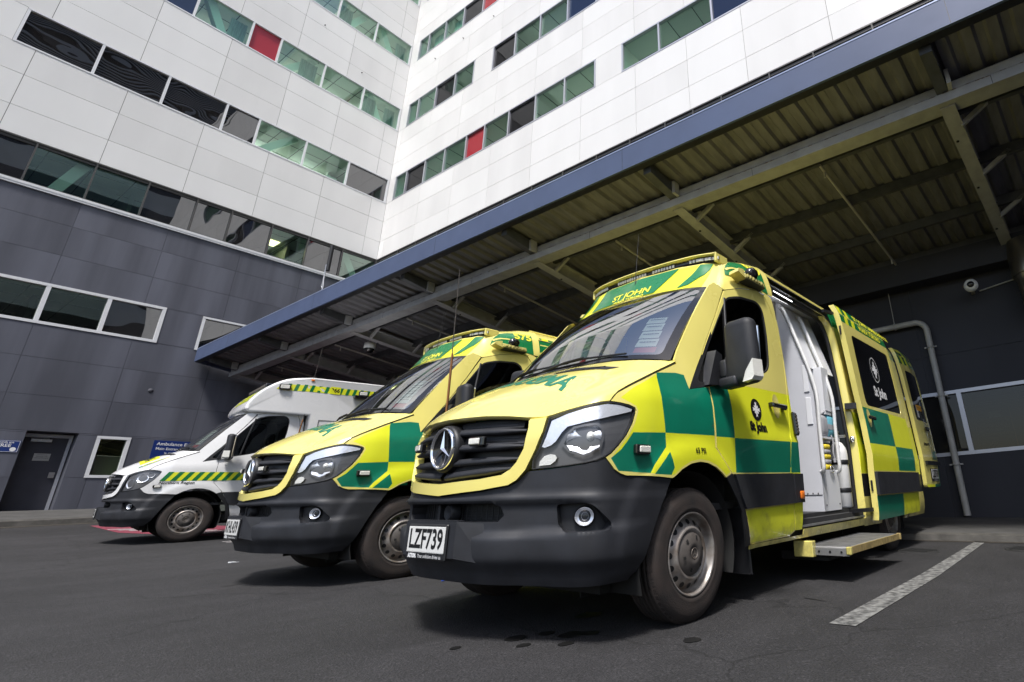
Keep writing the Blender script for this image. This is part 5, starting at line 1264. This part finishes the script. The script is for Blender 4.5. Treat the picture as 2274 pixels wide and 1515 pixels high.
    s_.tube([sw @ Vector((.20 * math.cos(2 * PI * k / 24), .20 * math.sin(2 * PI * k / 24), 0)) for k in range(25)], .016, 8, caps=False); s_.bar(sw @ Vector((-.19, 0, 0)), sw @ Vector((.19, 0, 0)), .05, .03); s_.tube([sw @ Vector((0, 0, 0)), sw @ Vector((0, 0, -.3))], .03, 8); s_.build('steering_wheel', M['dash'], root)
    for h in HUB:
        for sd in (-1, 1): make_wheel(root, h, sd)
    if not yel: return root
    # roof light bar under a yellow visor
    cl = smooth_open([(1.80, -.715, 2.495), (1.735, -.55, 2.490), (1.69, -.30, 2.484), (1.675, 0, 2.482), (1.69, .30, 2.484), (1.735, .55, 2.490), (1.80, .715, 2.495)], 5)
    v_ = MB()
    v_.grid([[(x + .18, y * .9, z + .048) for x, y, z in cl], [(x + .02, y, z + .050) for x, y, z in cl], [(x - .025, y, z + .040) for x, y, z in cl], [(x - .025, y, z + .028) for x, y, z in cl], [(x + .06, y, z + .024) for x, y, z in cl]], 0, True)
    for k in (0, -1):
        x, y, z = cl[k]; sg = -1 if y < 0 else 1; v_.bbox(x - .02, x + .16, y - .012, y + .012 + 0 * sg, z - .04, z + .048, .008, 0)
    v_.grid([[(x + .02, y, z + .026) for x, y, z in cl], [(x + .0, y, z - .03) for x, y, z in cl], [(x + .05, y, z - .035) for x, y, z in cl]], 1, True)
    lbar = v_.build('light_bar', [PAINT, M['gloss']], root)
    for k in range(13):
        q = MB(); i = int((k + .5) / 13 * (len(cl) - 1)); a = Vector(cl[i]); t = (Vector(cl[i + 1]) - a).normalized(); n = Vector((t.y, -t.x, 0)); n = n if n.x < 0 else -n
        if k in (3, 9): continue
        q.bbox(-.062, .062, 0, .004, -.018, .015, .002, 1, f=lambda x, y, z: tuple(a + t * x + n * (y - .010) + Vector((0, 0, z))))
        for j in range(4): q.bbox(-.011, .011, 0, .010, -.015, .012, .003, 0, f=lambda x, y, z, j=j: tuple(a + t * (x - .045 + .03 * j) + n * (y - .008) + Vector((0, 0, z))))
        q.build('lamp', [M['lamp_white'], M['gloss']], lbar)
    b = MB(); zb = 2.30; pcf = Proj(body).front(.0)
    b.bbox(1.53, 1.62, -.022, .022, 2.245, 2.30, .012, 0, f=lambda x, y, z: (x + (z - 2.245) * .5, y, z)); b.tube([(1.585, 0, 2.29), (1.60, 0, 2.38), (1.64, 0, 2.88)], [.012, .004, .002], 6); b.build('aerial', M['trim'], root)
    for sd in (-1, 1):
        al = empty('alley_light', Matrix.Translation((2.04, sd * .845, 2.315)) @ Matrix.Rotation(sd * R(9), 4, 'X'), parent=root)
        b = MB()
        b.bbox(-.14, .20, -.055, .055, -.035, .025, .015, 0, f=lambda x, y, z: (x, sd * (y + .02), z))
        b.prism([(-.24, -.005), (-.14, -.035), (-.14, .045), (-.22, .03)], -.035, .055, lambda x, z, y: (x, sd * (y + .02), z), 0)
        for k in range(6): b.bbox(-.10 + .045 * k, -.072 + .045 * k, .072, .082, -.015, .015, .004, 0, f=lambda x, y, z: (x, sd * y, z))
        b.box(-.12, .18, .0, .078, -.041, -.036, 1, f=lambda x, y, z: (x, sd * y, z)); b.build('lamp_body', [PAINT, M['ink']], al)
        b = MB(); b.lathe([(0, .085), (.05, .08), (.068, .055), (.07, .03), (.05, .0)], 20, f=lambda x, y, z: (.03 + x, sd * (.05 + y * .8), z + .025), mi=[1, 0, 0, 0]); b.build('beacon', [M['gloss'], M['lamp_white']], al)
    # sliding door
    def slab(parent_open):
        off = .125 if parent_open else .0
        sh = (4.45 - 3.036) if parent_open else 0.
        def F(s, z, d=0.):
            p = S2(s + sh, z, d + off + crease(plan(s + sh)[0], z) + (.03 * max(0, z - 1.6) if parent_open else 0))
            return (p[0] - (max(0, z - 1.3) * .13 if parent_open else 0), -p[1], p[2])
        O = [(3.040, .352), (4.56 if parent_open else 4.447, .362), (4.58 if parent_open else 4.447, .6), (4.62 if parent_open else 4.447, 1.3), (4.62 if parent_open else 4.447, 2.30), (4.55 if parent_open else 4.447, 2.545), (3.06, 2.545), (3.040, 2.3), (3.040, 1.4)]
        sp = 3.90; rt = 4.60
        WN = rnd([(3.20, 1.47), (4.50, 1.49), (4.50, 2.24), (3.23, 2.235)], .07)
        st = [([(3.03, 2.345), (rt + .1, 2.345), (rt + .1, 2.55), (3.03, 2.55)], 4)]
        for k in range(3):
            for (z0, z1, o) in ((2.45, 2.55, 0), (2.345, 2.44, .10)):
                x0 = 3.0 + .20 * k + o
                if k < 2: st.append(([(x0 + .07, z0), (x0 + .17, z0), (x0 + .20, z1), (x0 + .10, z1)], 1))
        st.append(([(3.03, 2.438), (rt + .1, 2.438), (rt + .1, 2.450), (3.03, 2.450)], 0))
        C = [([(3.03, .35), (rt + .1, .35), (rt + .1, .575), (3.03, .575)], 1), ([(3.03, .35), (sp, .35), (sp + .02, .575), (3.03, .575)], 2),
             ([(3.03, .81), (rt + .1, .81), (rt + .1, 1.445), (3.03, 1.445)], 1), ([(3.03, 1.075), (sp, 1.075), (sp, 1.44), (3.03, 1.44)], 2), ([(sp, .815), (rt + .1, .815), (rt + .1, 1.075), (sp, 1.075)], 2)] + st
        b = MB(); region(b, O, F, .06, colors=C, holes=[WN], rim=.06, rim_mi=0)
        if parent_open:
            tx = lambda x0, z0, dz=.0035: (lambda x, y: F(x0 + x, z0 + y, dz))
            b.text('ST JOHN AMBULANCE', tx(4.18, 2.497), .085, 7, w=1.30, bold=.003); b.text('WAKA TŪRORO', tx(3.98, 2.390), .080, 7, w=.78, bold=.003)
        o = b.build('sliding_door', BL, root)
        b = MB(); region(b, WN, lambda s, z, d: F(s, z, d - .004), .08, rim=0)
        if parent_open:
            emblem(b, lambda x, z, d=0: F(x, z, .003 + d), 3.78, 1.93, .135, .145, ink=1, ring=1)
            b.text('St John', lambda x, y: F(3.80 + x, 1.665 + y, .003), .15, 1, w=.43, bold=.006)
        b.build('window', [M['privacy'], M['wink']], o)
        b = MB(); region(b, [(3.05, .585), (4.57 if parent_open else 4.44, .590), (4.60 if parent_open else 4.44, .80), (3.05, .80)], lambda s, z, d: F(s, z, d + .03), .07, rim=.03); b.build('rub_strip', M['plastic'], o)
        b = MB(); fh = lambda x, z, d: F(3.17 + x, 1.335 + z, d)
        b.lathe([(0, .002), (.05, .003), (.056, .004)], 20, f=lambda x, y, z: fh(x, y * 1.7, z), mi=0); b.bbox(-.08, .10, -.02, .018, .02, .05, .01, 1, f=fh); b.bbox(.06, .10, -.02, .018, 0, .03, .006, 1, f=fh); b.build('handle', [PAINT, M['gloss']], o)
        if parent_open:
            for p0, p1, w_ in ((F(3.02, 1.45, -.05), F(2.98, 1.45, -.16), .06), (F(3.03, 2.44, -.06), F(2.86, 2.44, -.10), .03), (F(3.03, .45, -.06), F(2.72, .45, -.16), .035)):
                b = MB(); b.bar(p0, p1, w_, w_); b.build('hinge_arm', M['trim'], o)
            for z in (.67, 2.25):
                b = MB(); b.bbox(-.02, .02, -.05, .05, -.005, .006, .004, 0, f=lambda x, y, q, z=z: (lambda p: (p[0] - .004 + q, p[1] + x * .5 + .03, p[2] + y))(F(3.036, z, -.005))); b.build('latch', M['trim'], o)
        return o
    slab(door_open)
    return root

# ------------------------------------------------------------------ the open ambulance: cabin, step, rear door
def fit_out(root, W):
    PAINT = M['paint']
    # jamb of the sliding door
    j = MB()
    jl = [(4.452, .36), (4.452, .8), (4.452, 1.32), (4.452, 1.9), (4.43, 2.2), (4.36, 2.36), (4.22, 2.41)]
    J = smooth_open(jl, 4)
    for d0, d1, mi in ((0, -.10, 0), (-.10, -.11, 0)): pass
    j.grid([[(lambda p: (p[0] + e, -p[1], p[2]))(S2(s, z, d)) for s, z in J] for e, d in ((0, 0), (-.02, -.02), (-.03, -.07), (-.03, -.10))], 0, True)
    j.tube([(lambda p: (p[0] - .045, -p[1], p[2]))(S2(s, z, -.085)) for s, z in J], .022, 8, mi=1)
    j.tube([(lambda p: (p[0], -p[1], p[2]))(S2(s, 2.40, -.075)) for s in (3.04, 3.5, 4.0, 4.24)], .018, 8, mi=1)
    j.lathe([(0, .012), (.03, .012), (.034, 0)], 16, f=lambda x, y, z: (3.83 - z, -.945 + x * .8, 1.12 + y), mi=2); j.lathe([(0, .03), (.012, .03), (.014, .01)], 12, f=lambda x, y, z: (3.83 - z, -.945 + x, 1.12 + y), mi=2)
    j.build('door_jamb', [PAINT, M['seal'], M['chrome']], root)
    # saloon shell
    c = MB()
    c.box(2.46, 6.15, -.90, .90, .44, .47, 1); c.box(2.46, 3.84, -.965, -.90, .38, .44, 1); c.box(2.46, 3.84, -.975, -.955, .385, .40, 2)
    c.grid([[(x, .88 - max(0, z - 1.2) * .10, z) for x in (2.46, 6.15)] for z in (.47, 1.4, 2.4)], 0, True, flip=True)
    c.grid([[(x, y, 2.47) for x in (2.46, 6.15)] for y in (-.80, 0, .80)], 0, True, flip=True)
    c.grid([[(2.47, -.90 + max(0, z - 1.1) * .16, z), (2.47, .80, z)] for z in (.47, 1.1, 1.8, 2.40)], 0, True, flip=True)
    c.build('saloon_lining', [M['inner'], M['dash'], M['alu']], root)
    lean = lambda z: -.905 + max(0, z - 1.5) * .24 + max(0, z - 1.8) * .09
    p = MB()   # grey partition facing the cab, with edges that lean like the body side
    ZS = [.47, .8, 1.1, 1.5, 1.65, 1.8, 2.0, 2.2, 2.46]
    p.grid([[(3.066, lean(z) + (.88 - lean(z)) * t, z) for t in (0, .25, .5, 1)] for z in ZS], 0, True)
    p.grid([[(3.066 + t, lean(z), z) for t in (0, .10)] for z in ZS], 1, False, flip=True)
    for k in range(5): p.lathe([(0, .004), (.006, .004), (.006, 0)], 8, f=lambda x, y, q, k=k: (3.065 - q, -.86 + .05 * k + x, .62 + y), mi=2)
    p.box(3.060, 3.0655, -.90, -.6, .607, .609, 2)
    for z0, z1 in ((1.52, 1.78), (1.22, 1.47)): p.bbox(3.056, 3.066, lean(z0) + .03, lean(z0) + .085, z0, z1, .004, 1)
    p.build('partition', [M['innergrey'], M['inner'], M['hub']], root)
    k_ = MB()   # lower locker, shelf niche, upper locker
    k_.box(3.07, 3.46, -.905, -.45, .47, .82, 0); k_.box(3.07, 3.82, -.56, -.45, .47, 2.46, 0); k_.box(3.16, 3.60, -.90, -.56, 1.10, 1.12, 0)
    k_.add([(x, lean(z) + .01, z) for z in (1.78, 2.46) for x in (3.17, 3.80)] + [(x, -.5, z) for z in (1.78, 2.46) for x in (3.17, 3.80)], [(0, 1, 3, 2), (0, 4, 5, 1), (0, 2, 6, 4), (1, 5, 7, 3)], 0)
    k_.box(3.30, 3.46, lean(1.5), -.56, 1.33, 1.79, 0)
    for z in (.52,):
        for x in (3.12, 3.42): k_.lathe([(0, .004), (.008, .004), (.008, 0)], 8, f=lambda a, b, q, x=x, z=z: (x + a, -.905 - q, z + b), mi=1)
    k_.bbox(3.34, 3.42, -.84, -.80, 1.40, 1.52, .01, 1); k_.bbox(3.34, 3.42, -.83, -.79, 1.58, 1.71, .01, 1)
    k_.box(3.62, 3.82, -.60, -.57, 1.42, 2.05, 1); k_.box(3.60, 3.84, -.70, -.57, 1.10, 1.40, 0)
    k_.build('locker', [M['inner'], M['ink']], root)
    h = MB()
    for x0, dx in ((3.05, 0.), (3.42, .18)):
        P = [(x0 + .04, lean(.82) + .02, .80), (x0, lean(.82) - .035, .82)] + [(x0 + dx * 0, lean(z) - .035, z) for z in (.95, 1.2, 1.5, 1.8, 2.1)] + [(x0, lean(2.35) - .03, 2.36), (x0 + .04, lean(2.4) + .02, 2.40)]
        h.tube(smooth_open(P, 4), .017, 10)
    h.build('handrails', M['whitemetal'], root)
    l_ = MB(); l_.bbox(2.62, 3.02, -.80, -.74, 2.40, 2.43, .008); l_.build('interior_lamp', mat('lit_interior_tube', (.9, .9, .9), .4, emit=(1, 1, 1), emit_s=3.), root)
    # fold-out step
    s_ = MB()
    s_.bbox(2.56, 3.78, -1.285, -.90, .215, .245, .006, 0)
    for k in range(30): s_.box(2.58, 3.76, -.915 - .0115 * k - .006, -.915 - .0115 * k, .245, .2475, 0)
    s_.box(2.56, 3.78, -1.300, -1.285, .200, .247, 2); s_.bbox(2.50, 2.565, -1.02, -.86, .17, .285, .006, 1); s_.box(2.545, 2.56, -1.285, -.90, .185, .235, 0)
    s_.bbox(2.53, 2.57, -1.31, -1.27, .195, .25, .006, 1); s_.bbox(3.77, 3.80, -1.31, -1.27, .195, .25, .006, 2); s_.box(2.6, 3.7, -1.1, -.7, .14, .20, 3)
    for k in range(3): s_.lathe([(0, .004), (.009, .004), (.009, 0)], 8, f=lambda x, y, z, k=k: (2.545 - z, -1.05 - .09 * k + x, .212 + y), mi=3)
    s_.build('step', [M['alu'], M['paint'], mat('worn_step_edge', (.40, .30, .12), .5, noise=(20, .5)), M['dirtsteel']], root)
    # left rear door swung out behind the van
    Fd = lambda x, z, d=0.: (x, -(1.0 - _sm(INS, z) * 1.0 + .02) - d - .03 * max(0, 1 - abs(x - 6.6) / .4) , z)
    D = rnd([(6.22, .62), (6.92, .625), (6.98, .70), (7.03, 1.0), (7.04, 1.5), (7.02, 2.3), (6.95, 2.56), (6.30, 2.60), (6.22, 2.5)], .05)
    WN = rnd([(6.32, 1.52), (6.95, 1.50), (6.95, 2.22), (6.34, 2.24)], .06)
    b = MB()
    C = [([(6.2, 2.33), (7.1, 2.33), (7.1, 2.63), (6.2, 2.63)], 4), ([(6.2, 2.455), (7.1, 2.455), (7.1, 2.468), (6.2, 2.468)], 0)]
    for k in range(2): C += [([(6.50 + .10 * k * 0 - (0 if k else .0) + .0, 2.468), (6.58, 2.468), (6.56, 2.60), (6.47, 2.60)], 1)] if k == 0 else [([(6.34, 2.33), (6.43, 2.33), (6.41, 2.455), (6.32, 2.455)], 1), ([(6.52, 2.33), (6.60, 2.33), (6.58, 2.455), (6.50, 2.455)], 1)]
    C += [([(6.9, .6), (7.1, .6), (7.1, .95), (6.97, .95)], 2), ([(6.2, .6), (6.55, .6), (6.55, .655), (6.2, .655)], 1), ([(6.55, .6), (6.9, .6), (6.9, .655), (6.55, .655)], 2)]
    region(b, D, Fd, .07, colors=C, holes=[WN], rim=.05, rim_mi=0)
    b.text('ST J', lambda x, y: Fd(6.76 + x, 2.535 + y, .003), .09, 7, w=.26, bold=.003); b.text('969', lambda x, y: Fd(6.36 + x, 2.535 + y, .003), .085, 7, w=.17, bold=.003); b.text('WAKA', lambda x, y: Fd(6.80 + x, 2.392 + y, .003), .075, 7, w=.17, bold=.003)
    b.text('AMBU', lambda x, y: Fd(6.83 + x, 1.04 + y, .003), .17, 2, w=.36, bold=.004)
    b.text('SPRINTER', lambda x, y: Fd(6.50 + x, 1.185 + y, .003), .05, 6, w=.26, bold=.002)
    emblem(b, lambda x, z, d=0: Fd(x, z, .003 + d), 6.83, 1.395, .050, .056, bg=6, ink=8); b.text('St John', lambda x, y: Fd(6.85 + x, 1.302 + y, .003), .06, 6, w=.15, bold=.002)
    rd = b.build('rear_door', [PAINT, M['lime'], M['green'], M['trim'], M['rgreen'], M['seal'], M['ink'], M['yink'], M['wink']], root)
    b = MB(); region(b, WN, lambda x, z, d: Fd(x, z, d - .004), .09, rim=0); b.build('window', M['privacy'], rd)
    b = MB(); b.box(6.42, 6.80, 1.56, 1.74, .0, .002, 0, f=lambda x, z, d: Fd(x, z, d)); b.box(6.42, 6.66, 1.66, 1.74, .002, .003, 1, f=lambda x, z, d: Fd(x, z, d)); b.box(6.66, 6.80, 1.56, 1.74, .002, .003, 2, f=lambda x, z, d: Fd(x, z, d))
    b.text('Learn while you learn', lambda x, y: Fd(6.54 + x, 1.70 + y, .004), .03, 2, w=.20); b.text('start training to become', lambda x, y: Fd(6.54 + x, 1.63 + y, .004), .03, 2, w=.20); b.text('an ambulance officer', lambda x, y: Fd(6.54 + x, 1.595 + y, .004), .03, 2, w=.19)
    b.build('sticker', [M['paper'], mat('orange_label', (.75, .36, .03), .5), M['ink']], rd)
    b = MB(); b.bbox(6.52, 6.66, 1.375, 1.43, .01, .05, .015, 0, f=lambda x, z, d: Fd(x, z, d)); b.build('handle', M['gloss'], rd)
    b = MB(); b.box(6.28, 7.02, .91, .96, .0, .03, 0, f=lambda x, z, d: Fd(x, z, d)); b.build('rub_strip', M['trim'], rd)
    q = MB(); f = lambda x, y, z: Fd(6.62 + x, .79 + y, z + .002)
    q.bbox(-.192, .192, -.098, .074, 0, .012, .006, 2, f=f); q.bbox(-.180, .180, -.0625, .0625, .011, .0145, .003, 0, f=f); q.text('LZF739', lambda x, y: f(x, y - .002, .0152), .13, 1, w=.325, bold=.0035); q.text('Your ambition drives us', lambda x, y: f(x, -.081 + y, .0125), .024, 3, w=.25)
    q.build('number_plate', [M['plate'], M['ink'], M['trim'], M['wink']], rd)
    # things carried in the saloon (they stand on shelf or floor: things of their own)
    def th(name, m, label, cat):
        e = empty(name, W @ m, label, cat); return e
    e = th('oxygen_cylinder', Matrix.Translation((3.68, -.84, .475)), 'tall white oxygen cylinder strapped upright just inside the open side door', 'oxygen cylinder')
    b = MB(); b.lathe([(0, 0), (.075, 0), (.088, .015), (.088, .50), (.078, .555), (.05, .60), (.025, .62)], 28); b.build('tank', M['whitemetal'], e)
    b = MB(); b.lathe([(.025, .615), (.03, .65), (.03, .68), (.02, .70), (.02, .73), (0, .73)], 14); b.tube([(0, -.02, .67), (0, -.09, .67)], .014, 8); b.tube([(-.03, 0, .72), (.05, 0, .72)], .012, 8); b.build('valve', M['steel'], e)
    for z in (.16, .42): b = MB(); b.lathe([(.0895, z - .022), (.092, z - .02), (.092, z + .02), (.0895, z + .022)], 28); b.box(-.02, .02, -.100, -.088, z - .02, z + .02); b.build('strap', M['trim'], e)
    e = th('kit_bag', Matrix.Translation((3.37, -.80, 1.12)), 'light blue and grey soft kit bag on the shelf inside the open side door', 'bag')
    b = MB(); b.bbox(-.16, .16, -.10, .10, 0, .21, .05, 1, seg=4); b.build('pouch', [M['bagblue'], M['baggrey']], e)
    b = MB(); b.bbox(-.05, .165, -.107, .09, .005, .215, .045, 0, seg=4); b.box(-.04, .15, -.109, -.106, .07, .12, 1); b.tube([(-.12, -.06, .20), (-.05, -.10, .25), (.08, -.10, .24), (.13, -.07, .19)], .012, 8, mi=1); b.build('flap', [M['bagblue'], M['baggrey']], e)
    b = MB(); b.tube(smooth_open([(.02, -.10, .02), (.03, -.112, -.05), (.02, -.105, -.14), (.03, -.11, -.2)], 4), .008, 6); b.bbox(.015, .045, -.12, -.10, -.235, -.2, .004, 0); b.build('strap', M['baggrey'], e)
    e = th('strap_roll', Matrix.Translation((3.26, -.86, .825)), 'rolled yellow and grey strap on the white locker inside the open side door', 'strap')
    b = MB()
    for k in range(5): b.bbox(-.05, .07, -.05, .05, .045 * k, .045 * k + .043, .015, k % 2, seg=2)
    b.build('webbing', [M['bagyellow'], M['baggrey']], e)
    b = MB(); b.tube([(.03 + .04 * math.cos(t), -.06, .0 + .03 * math.sin(t)) for t in [2 * PI * k / 16 for k in range(17)]], .006, 6); b.build('buckle', M['chrome'], e)

# ------------------------------------------------------------------ place the vans
def ground_frame(x, y, yaw, slope_y=None):
    b = GB + 2 * GC * max(0, y - 4) if slope_y is None else slope_y
    n = Vector((-GA, -b, 1)).normalized(); t = Vector((math.cos(yaw), math.sin(yaw), 0)); t = (t - n * t.dot(n)).normalized(); u = n.cross(t)
    m = Matrix((t, u, n)).transposed().to_4x4(); m.translation = (x, y, gz(x, y)); return m
V1 = ground_frame(0, 0, 0); V2 = ground_frame(.0258, 3.30, -.0190463)
van1 = make_van(V1, 'yellow', 'nearest yellow and green ambulance, numbered 969, with its side door slid open', 'ambulances parked nose out under the canopy', '969', 'LZF739', True)
fit_out(van1, V1)
van2 = make_van(V2, 'yellow', 'middle yellow and green ambulance, numbered 575, doors shut and copper based whip aerial beside it', 'ambulances parked nose out under the canopy', '575', 'KHL439', False)
V3 = ground_frame(.048, 10.705, -.087, .053)
van3 = make_van(V3, 'white', 'white box ambulance, numbered 266, with green and yellow slanted stripes', 'ambulances parked nose out under the canopy', '266', 'DGE61', False)
def box_body(root):
    P = smooth_open([(1.56, 2.20), (1.50, 2.27), (1.56, 2.45), (1.74, 2.68), (2.02, 2.86), (2.40, 2.93)], 5) + [(6.3, 2.95), (6.3, .52), (2.47, .52), (2.47, 2.19)]
    bm = bmesh.new(); f0 = [bm.verts.new((x, -1.06, z)) for x, z in P]; f1 = [bm.verts.new((x, 1.06, z)) for x, z in P]
    bm.faces.new(f0[::-1]); bm.faces.new(f1)
    n = len(P)
    for i in range(n): bm.faces.new((f0[i], f0[(i + 1) % n], f1[(i + 1) % n], f1[i]))
    for v in bm.verts:    # the brow narrows towards its nose
        if v.co.x < 2.5: v.co.y *= 1 - .20 * min(1, (2.5 - v.co.x) / 1.0) ** 1.5
    bmesh.ops.recalc_face_normals(bm, faces=bm.faces)
    ed = [e for e in bm.edges if abs(e.verts[0].co.y) > .5 and (e.verts[0].co.y > 0) == (e.verts[1].co.y > 0)]
    bmesh.ops.bevel(bm, geom=ed, offset=.055, segments=4, affect='EDGES', profile=.5, clamp_overlap=True)
    b = MB(); b.frombm(bm, 0, smooth=True)
    pj = Proj(b).side(-1, .004)
    SB = [(1.88, 2.66), (1.96, 2.76), (6.2, 2.80), (6.2, 2.67), (2.0, 2.64)]
    region(b, SB, lambda x, z, d: pj(x, z, d - .001), .1, mi=1, rim=0)
    k = 0; x = 2.02
    while x < 6.1:
        region(b, [(x, 2.645), (x + .055, 2.645), (x + .085, 2.775), (x + .03, 2.775)], lambda x_, z, d: pj(x_, z, d + .001), .1, mi=2, rim=0); x += .125
    region(b, [(2.75, 2.64), (2.93, 2.64), (2.93, 2.79), (2.75, 2.79)], lambda x_, z, d: pj(x_, z, d + .002), .1, mi=1, rim=0)
    b.text('266', lambda x_, y: pj(2.84 + x_, 2.715 + y, .004), .11, 3, w=.15, bold=.003)
    for x0, x1, z0, z1 in ((2.64, 4.2, 1.35, 2.1), (4.4, 5.6, 1.2, 2.2)):
        L = [(x0, z0), (x1, z0), (x1, z1), (x0, z1), (x0, z0)]
        for i in range(4): b.tube([pj(*L[i]), pj(*L[i + 1])], .006, 4, mi=4)
    o = b.build('box_body', [M['white'], M['lime'], M['rgreen'], M['ink'], M['hub']], root)
    pf_ = Proj(b).front(.003)
    q = MB()
    region(q, [(-.62, 2.42), (.62, 2.42), (.55, 2.66), (-.55, 2.66)], lambda y, z, d: pf_(y, z, d), .08, mi=1, rim=0, flip=True)
    for k in range(8): y = -.55 + .14 * k; region(q, [(y, 2.43), (y + .07, 2.43), (y + .09, 2.65), (y + .02, 2.65)], lambda y, z, d: pf_(y, z, d + .001), .1, mi=2, rim=0, flip=True)
    q.build('front_stripes', [M['white'], M['lime'], M['rgreen']], o)
    q = MB(); q.bbox(1.74, 1.90, -.72, .72, 2.70, 2.78, .02, 0)
    for k in range(14): q.bbox(1.73, 1.76, -.68 + .1 * k, -.62 + .1 * k, 2.71, 2.76, .008, 1)
    q.build('light_bar', [M['gloss'], M['hub']], root)
    for x in (2.0, 3.35):
        q = MB(); q.bbox(-.09, .09, -.055, .055, 0, .05, .015, 0, f=lambda a, c, d: pj(x + a, 2.70 + c, d)); q.bbox(-.07, .07, -.035, .035, .045, .06, .008, 1, f=lambda a, c, d: pj(x + a, 2.70 + c, d))
        if x > 3: q.bbox(-.18, .18, -.03, .03, 0, .12, .01, 0, f=lambda a, c, d: pj(x + a, 2.62 + c, d))
        q.build('flashing_light', [M['gloss'], M['lamp_white']], root)
    q = MB(); q.bbox(-.03, .03, -.015, .015, 0, .02, .006, 0, f=lambda a, c, d: pj(2.42 + a, 2.875 + c, d)); q.build('marker_light', M['amber'], root)
    q = MB(); q.lathe([(0, .02), (.07, .016), (.10, .004)], 24, f=lambda a, c, d: pj(2.62 + a, 1.70 + c * .4, d)); q.build('badge', M['rgreen'], root)
    # stripes along wing and door
    q = MB(); F = SF(-1)
    region(q, [(1.20, .965), (1.29, 1.105), (2.96, 1.115), (2.93, .975)], lambda s, z, d: F(s, z, .004 + d), .06, mi=0, rim=0)
    x = 1.20
    while x < 2.86:
        region(q, [(x, .967), (x + .065, .967), (x + .155, 1.110), (x + .09, 1.110)], lambda s, z, d: F(s, z, .0055 + d), .06, mi=1, rim=0); x += .13
    q.text('Northern Region', lambda x_, y: F(1.42 + x_, .935 + y, .005), .055, 2, w=.44, bold=.001, shear=.2)
    q.text('St John', lambda x_, y: F(2.78 + x_, .86 + y, .03), .09, 2, w=.24, bold=.003)
    q.build('side_stripes', [M['lime'], M['rgreen'], M['ink']], root)
box_body(van3)
# whip aerials on copper spring bases, standing beside the cabs
def whip(parent, x, y, z0, z1, z2, dx, name='whip_aerial'):
    b = MB(); b.tube([(x, y, z0), (x + dx * .3, y, z1)], .012, 8, mi=0); b.tube([(x + dx * .3, y, z1), (x + dx * .35, y, z1 + .05)], [.016, .008], 8, mi=0); b.tube([(x + dx * .35, y, z1), (x + dx, y, z2)], [.0055, .003], 6, mi=1); b.build(name, [M['copper'], M['hub']], parent)
whip(van2, 1.30, -.99, 1.30, 2.05, 3.05, -.05); whip(van3, 2.35, -1.02, 1.5, 2.05, 3.6, .12)

# ------------------------------------------------------------------ camera, sky and sun
cd = bpy.data.cameras.new('camera'); co = bpy.data.objects.new('camera', cd); COL.objects.link(co); SC.camera = co
MWm = [[0.5921295, -0.8038261, -0.0569765], [0.2481521, 0.249153, -0.9361321], [0.7666833, 0.5401726, 0.3470019]]
rot = Matrix(((MWm[0][0], -MWm[1][0], -MWm[2][0]), (MWm[0][1], -MWm[1][1], -MWm[2][1]), (MWm[0][2], -MWm[1][2], -MWm[2][2])))
co.matrix_world = Matrix.Translation((-1.53702, -2.92227, 0.55542)) @ rot.to_4x4()
cd.sensor_fit = 'HORIZONTAL'; cd.sensor_width = 36.; cd.lens = 1166.672 / 2274 * 36
cd.shift_x = -(1545.231 - 1137) / 2274; cd.shift_y = (693.698 - 757.5) / 2274
cd.clip_start = .05; cd.clip_end = 2000
SUN_EL, SUN_AZ = R(60), math.atan2(-.50, -.86)     # direction towards the sun in plan
sd_ = bpy.data.lights.new('sun', 'SUN'); sd_.energy = 2.6; sd_.angle = R(10); sd_.color = (1., .975, .94)
so = bpy.data.objects.new('sun', sd_); COL.objects.link(so)
dv = Vector((math.cos(SUN_AZ) * math.cos(SUN_EL), math.sin(SUN_AZ) * math.cos(SUN_EL), math.sin(SUN_EL)))
so.rotation_euler = dv.to_track_quat('Z', 'Y').to_euler()
wd = bpy.data.worlds.new('World'); SC.world = wd; wd.use_nodes = True; nt = wd.node_tree
sk = nt.nodes.new('ShaderNodeTexSky'); sk.sky_type = 'NISHITA'; sk.sun_disc = False; sk.sun_elevation = SUN_EL
sk.sun_rotation = math.atan2(dv.x, dv.y); sk.air_density = 1.; sk.dust_density = 2.5; sk.ozone_density = 1.
nt.links.new(sk.outputs[0], nt.nodes['Background'].inputs[0]); nt.nodes['Background'].inputs[1].default_value = .11
SC.view_settings.view_transform = 'Standard'; SC.view_settings.look = 'None'; SC.view_settings.exposure = .85; SC.view_settings.gamma = 1.
SC.cycles.max_bounces = 8; SC.cycles.transparent_max_bounces = 16; SC.cycles.glossy_bounces = 4; SC.cycles.caustics_reflective = False; SC.cycles.caustics_refractive = False
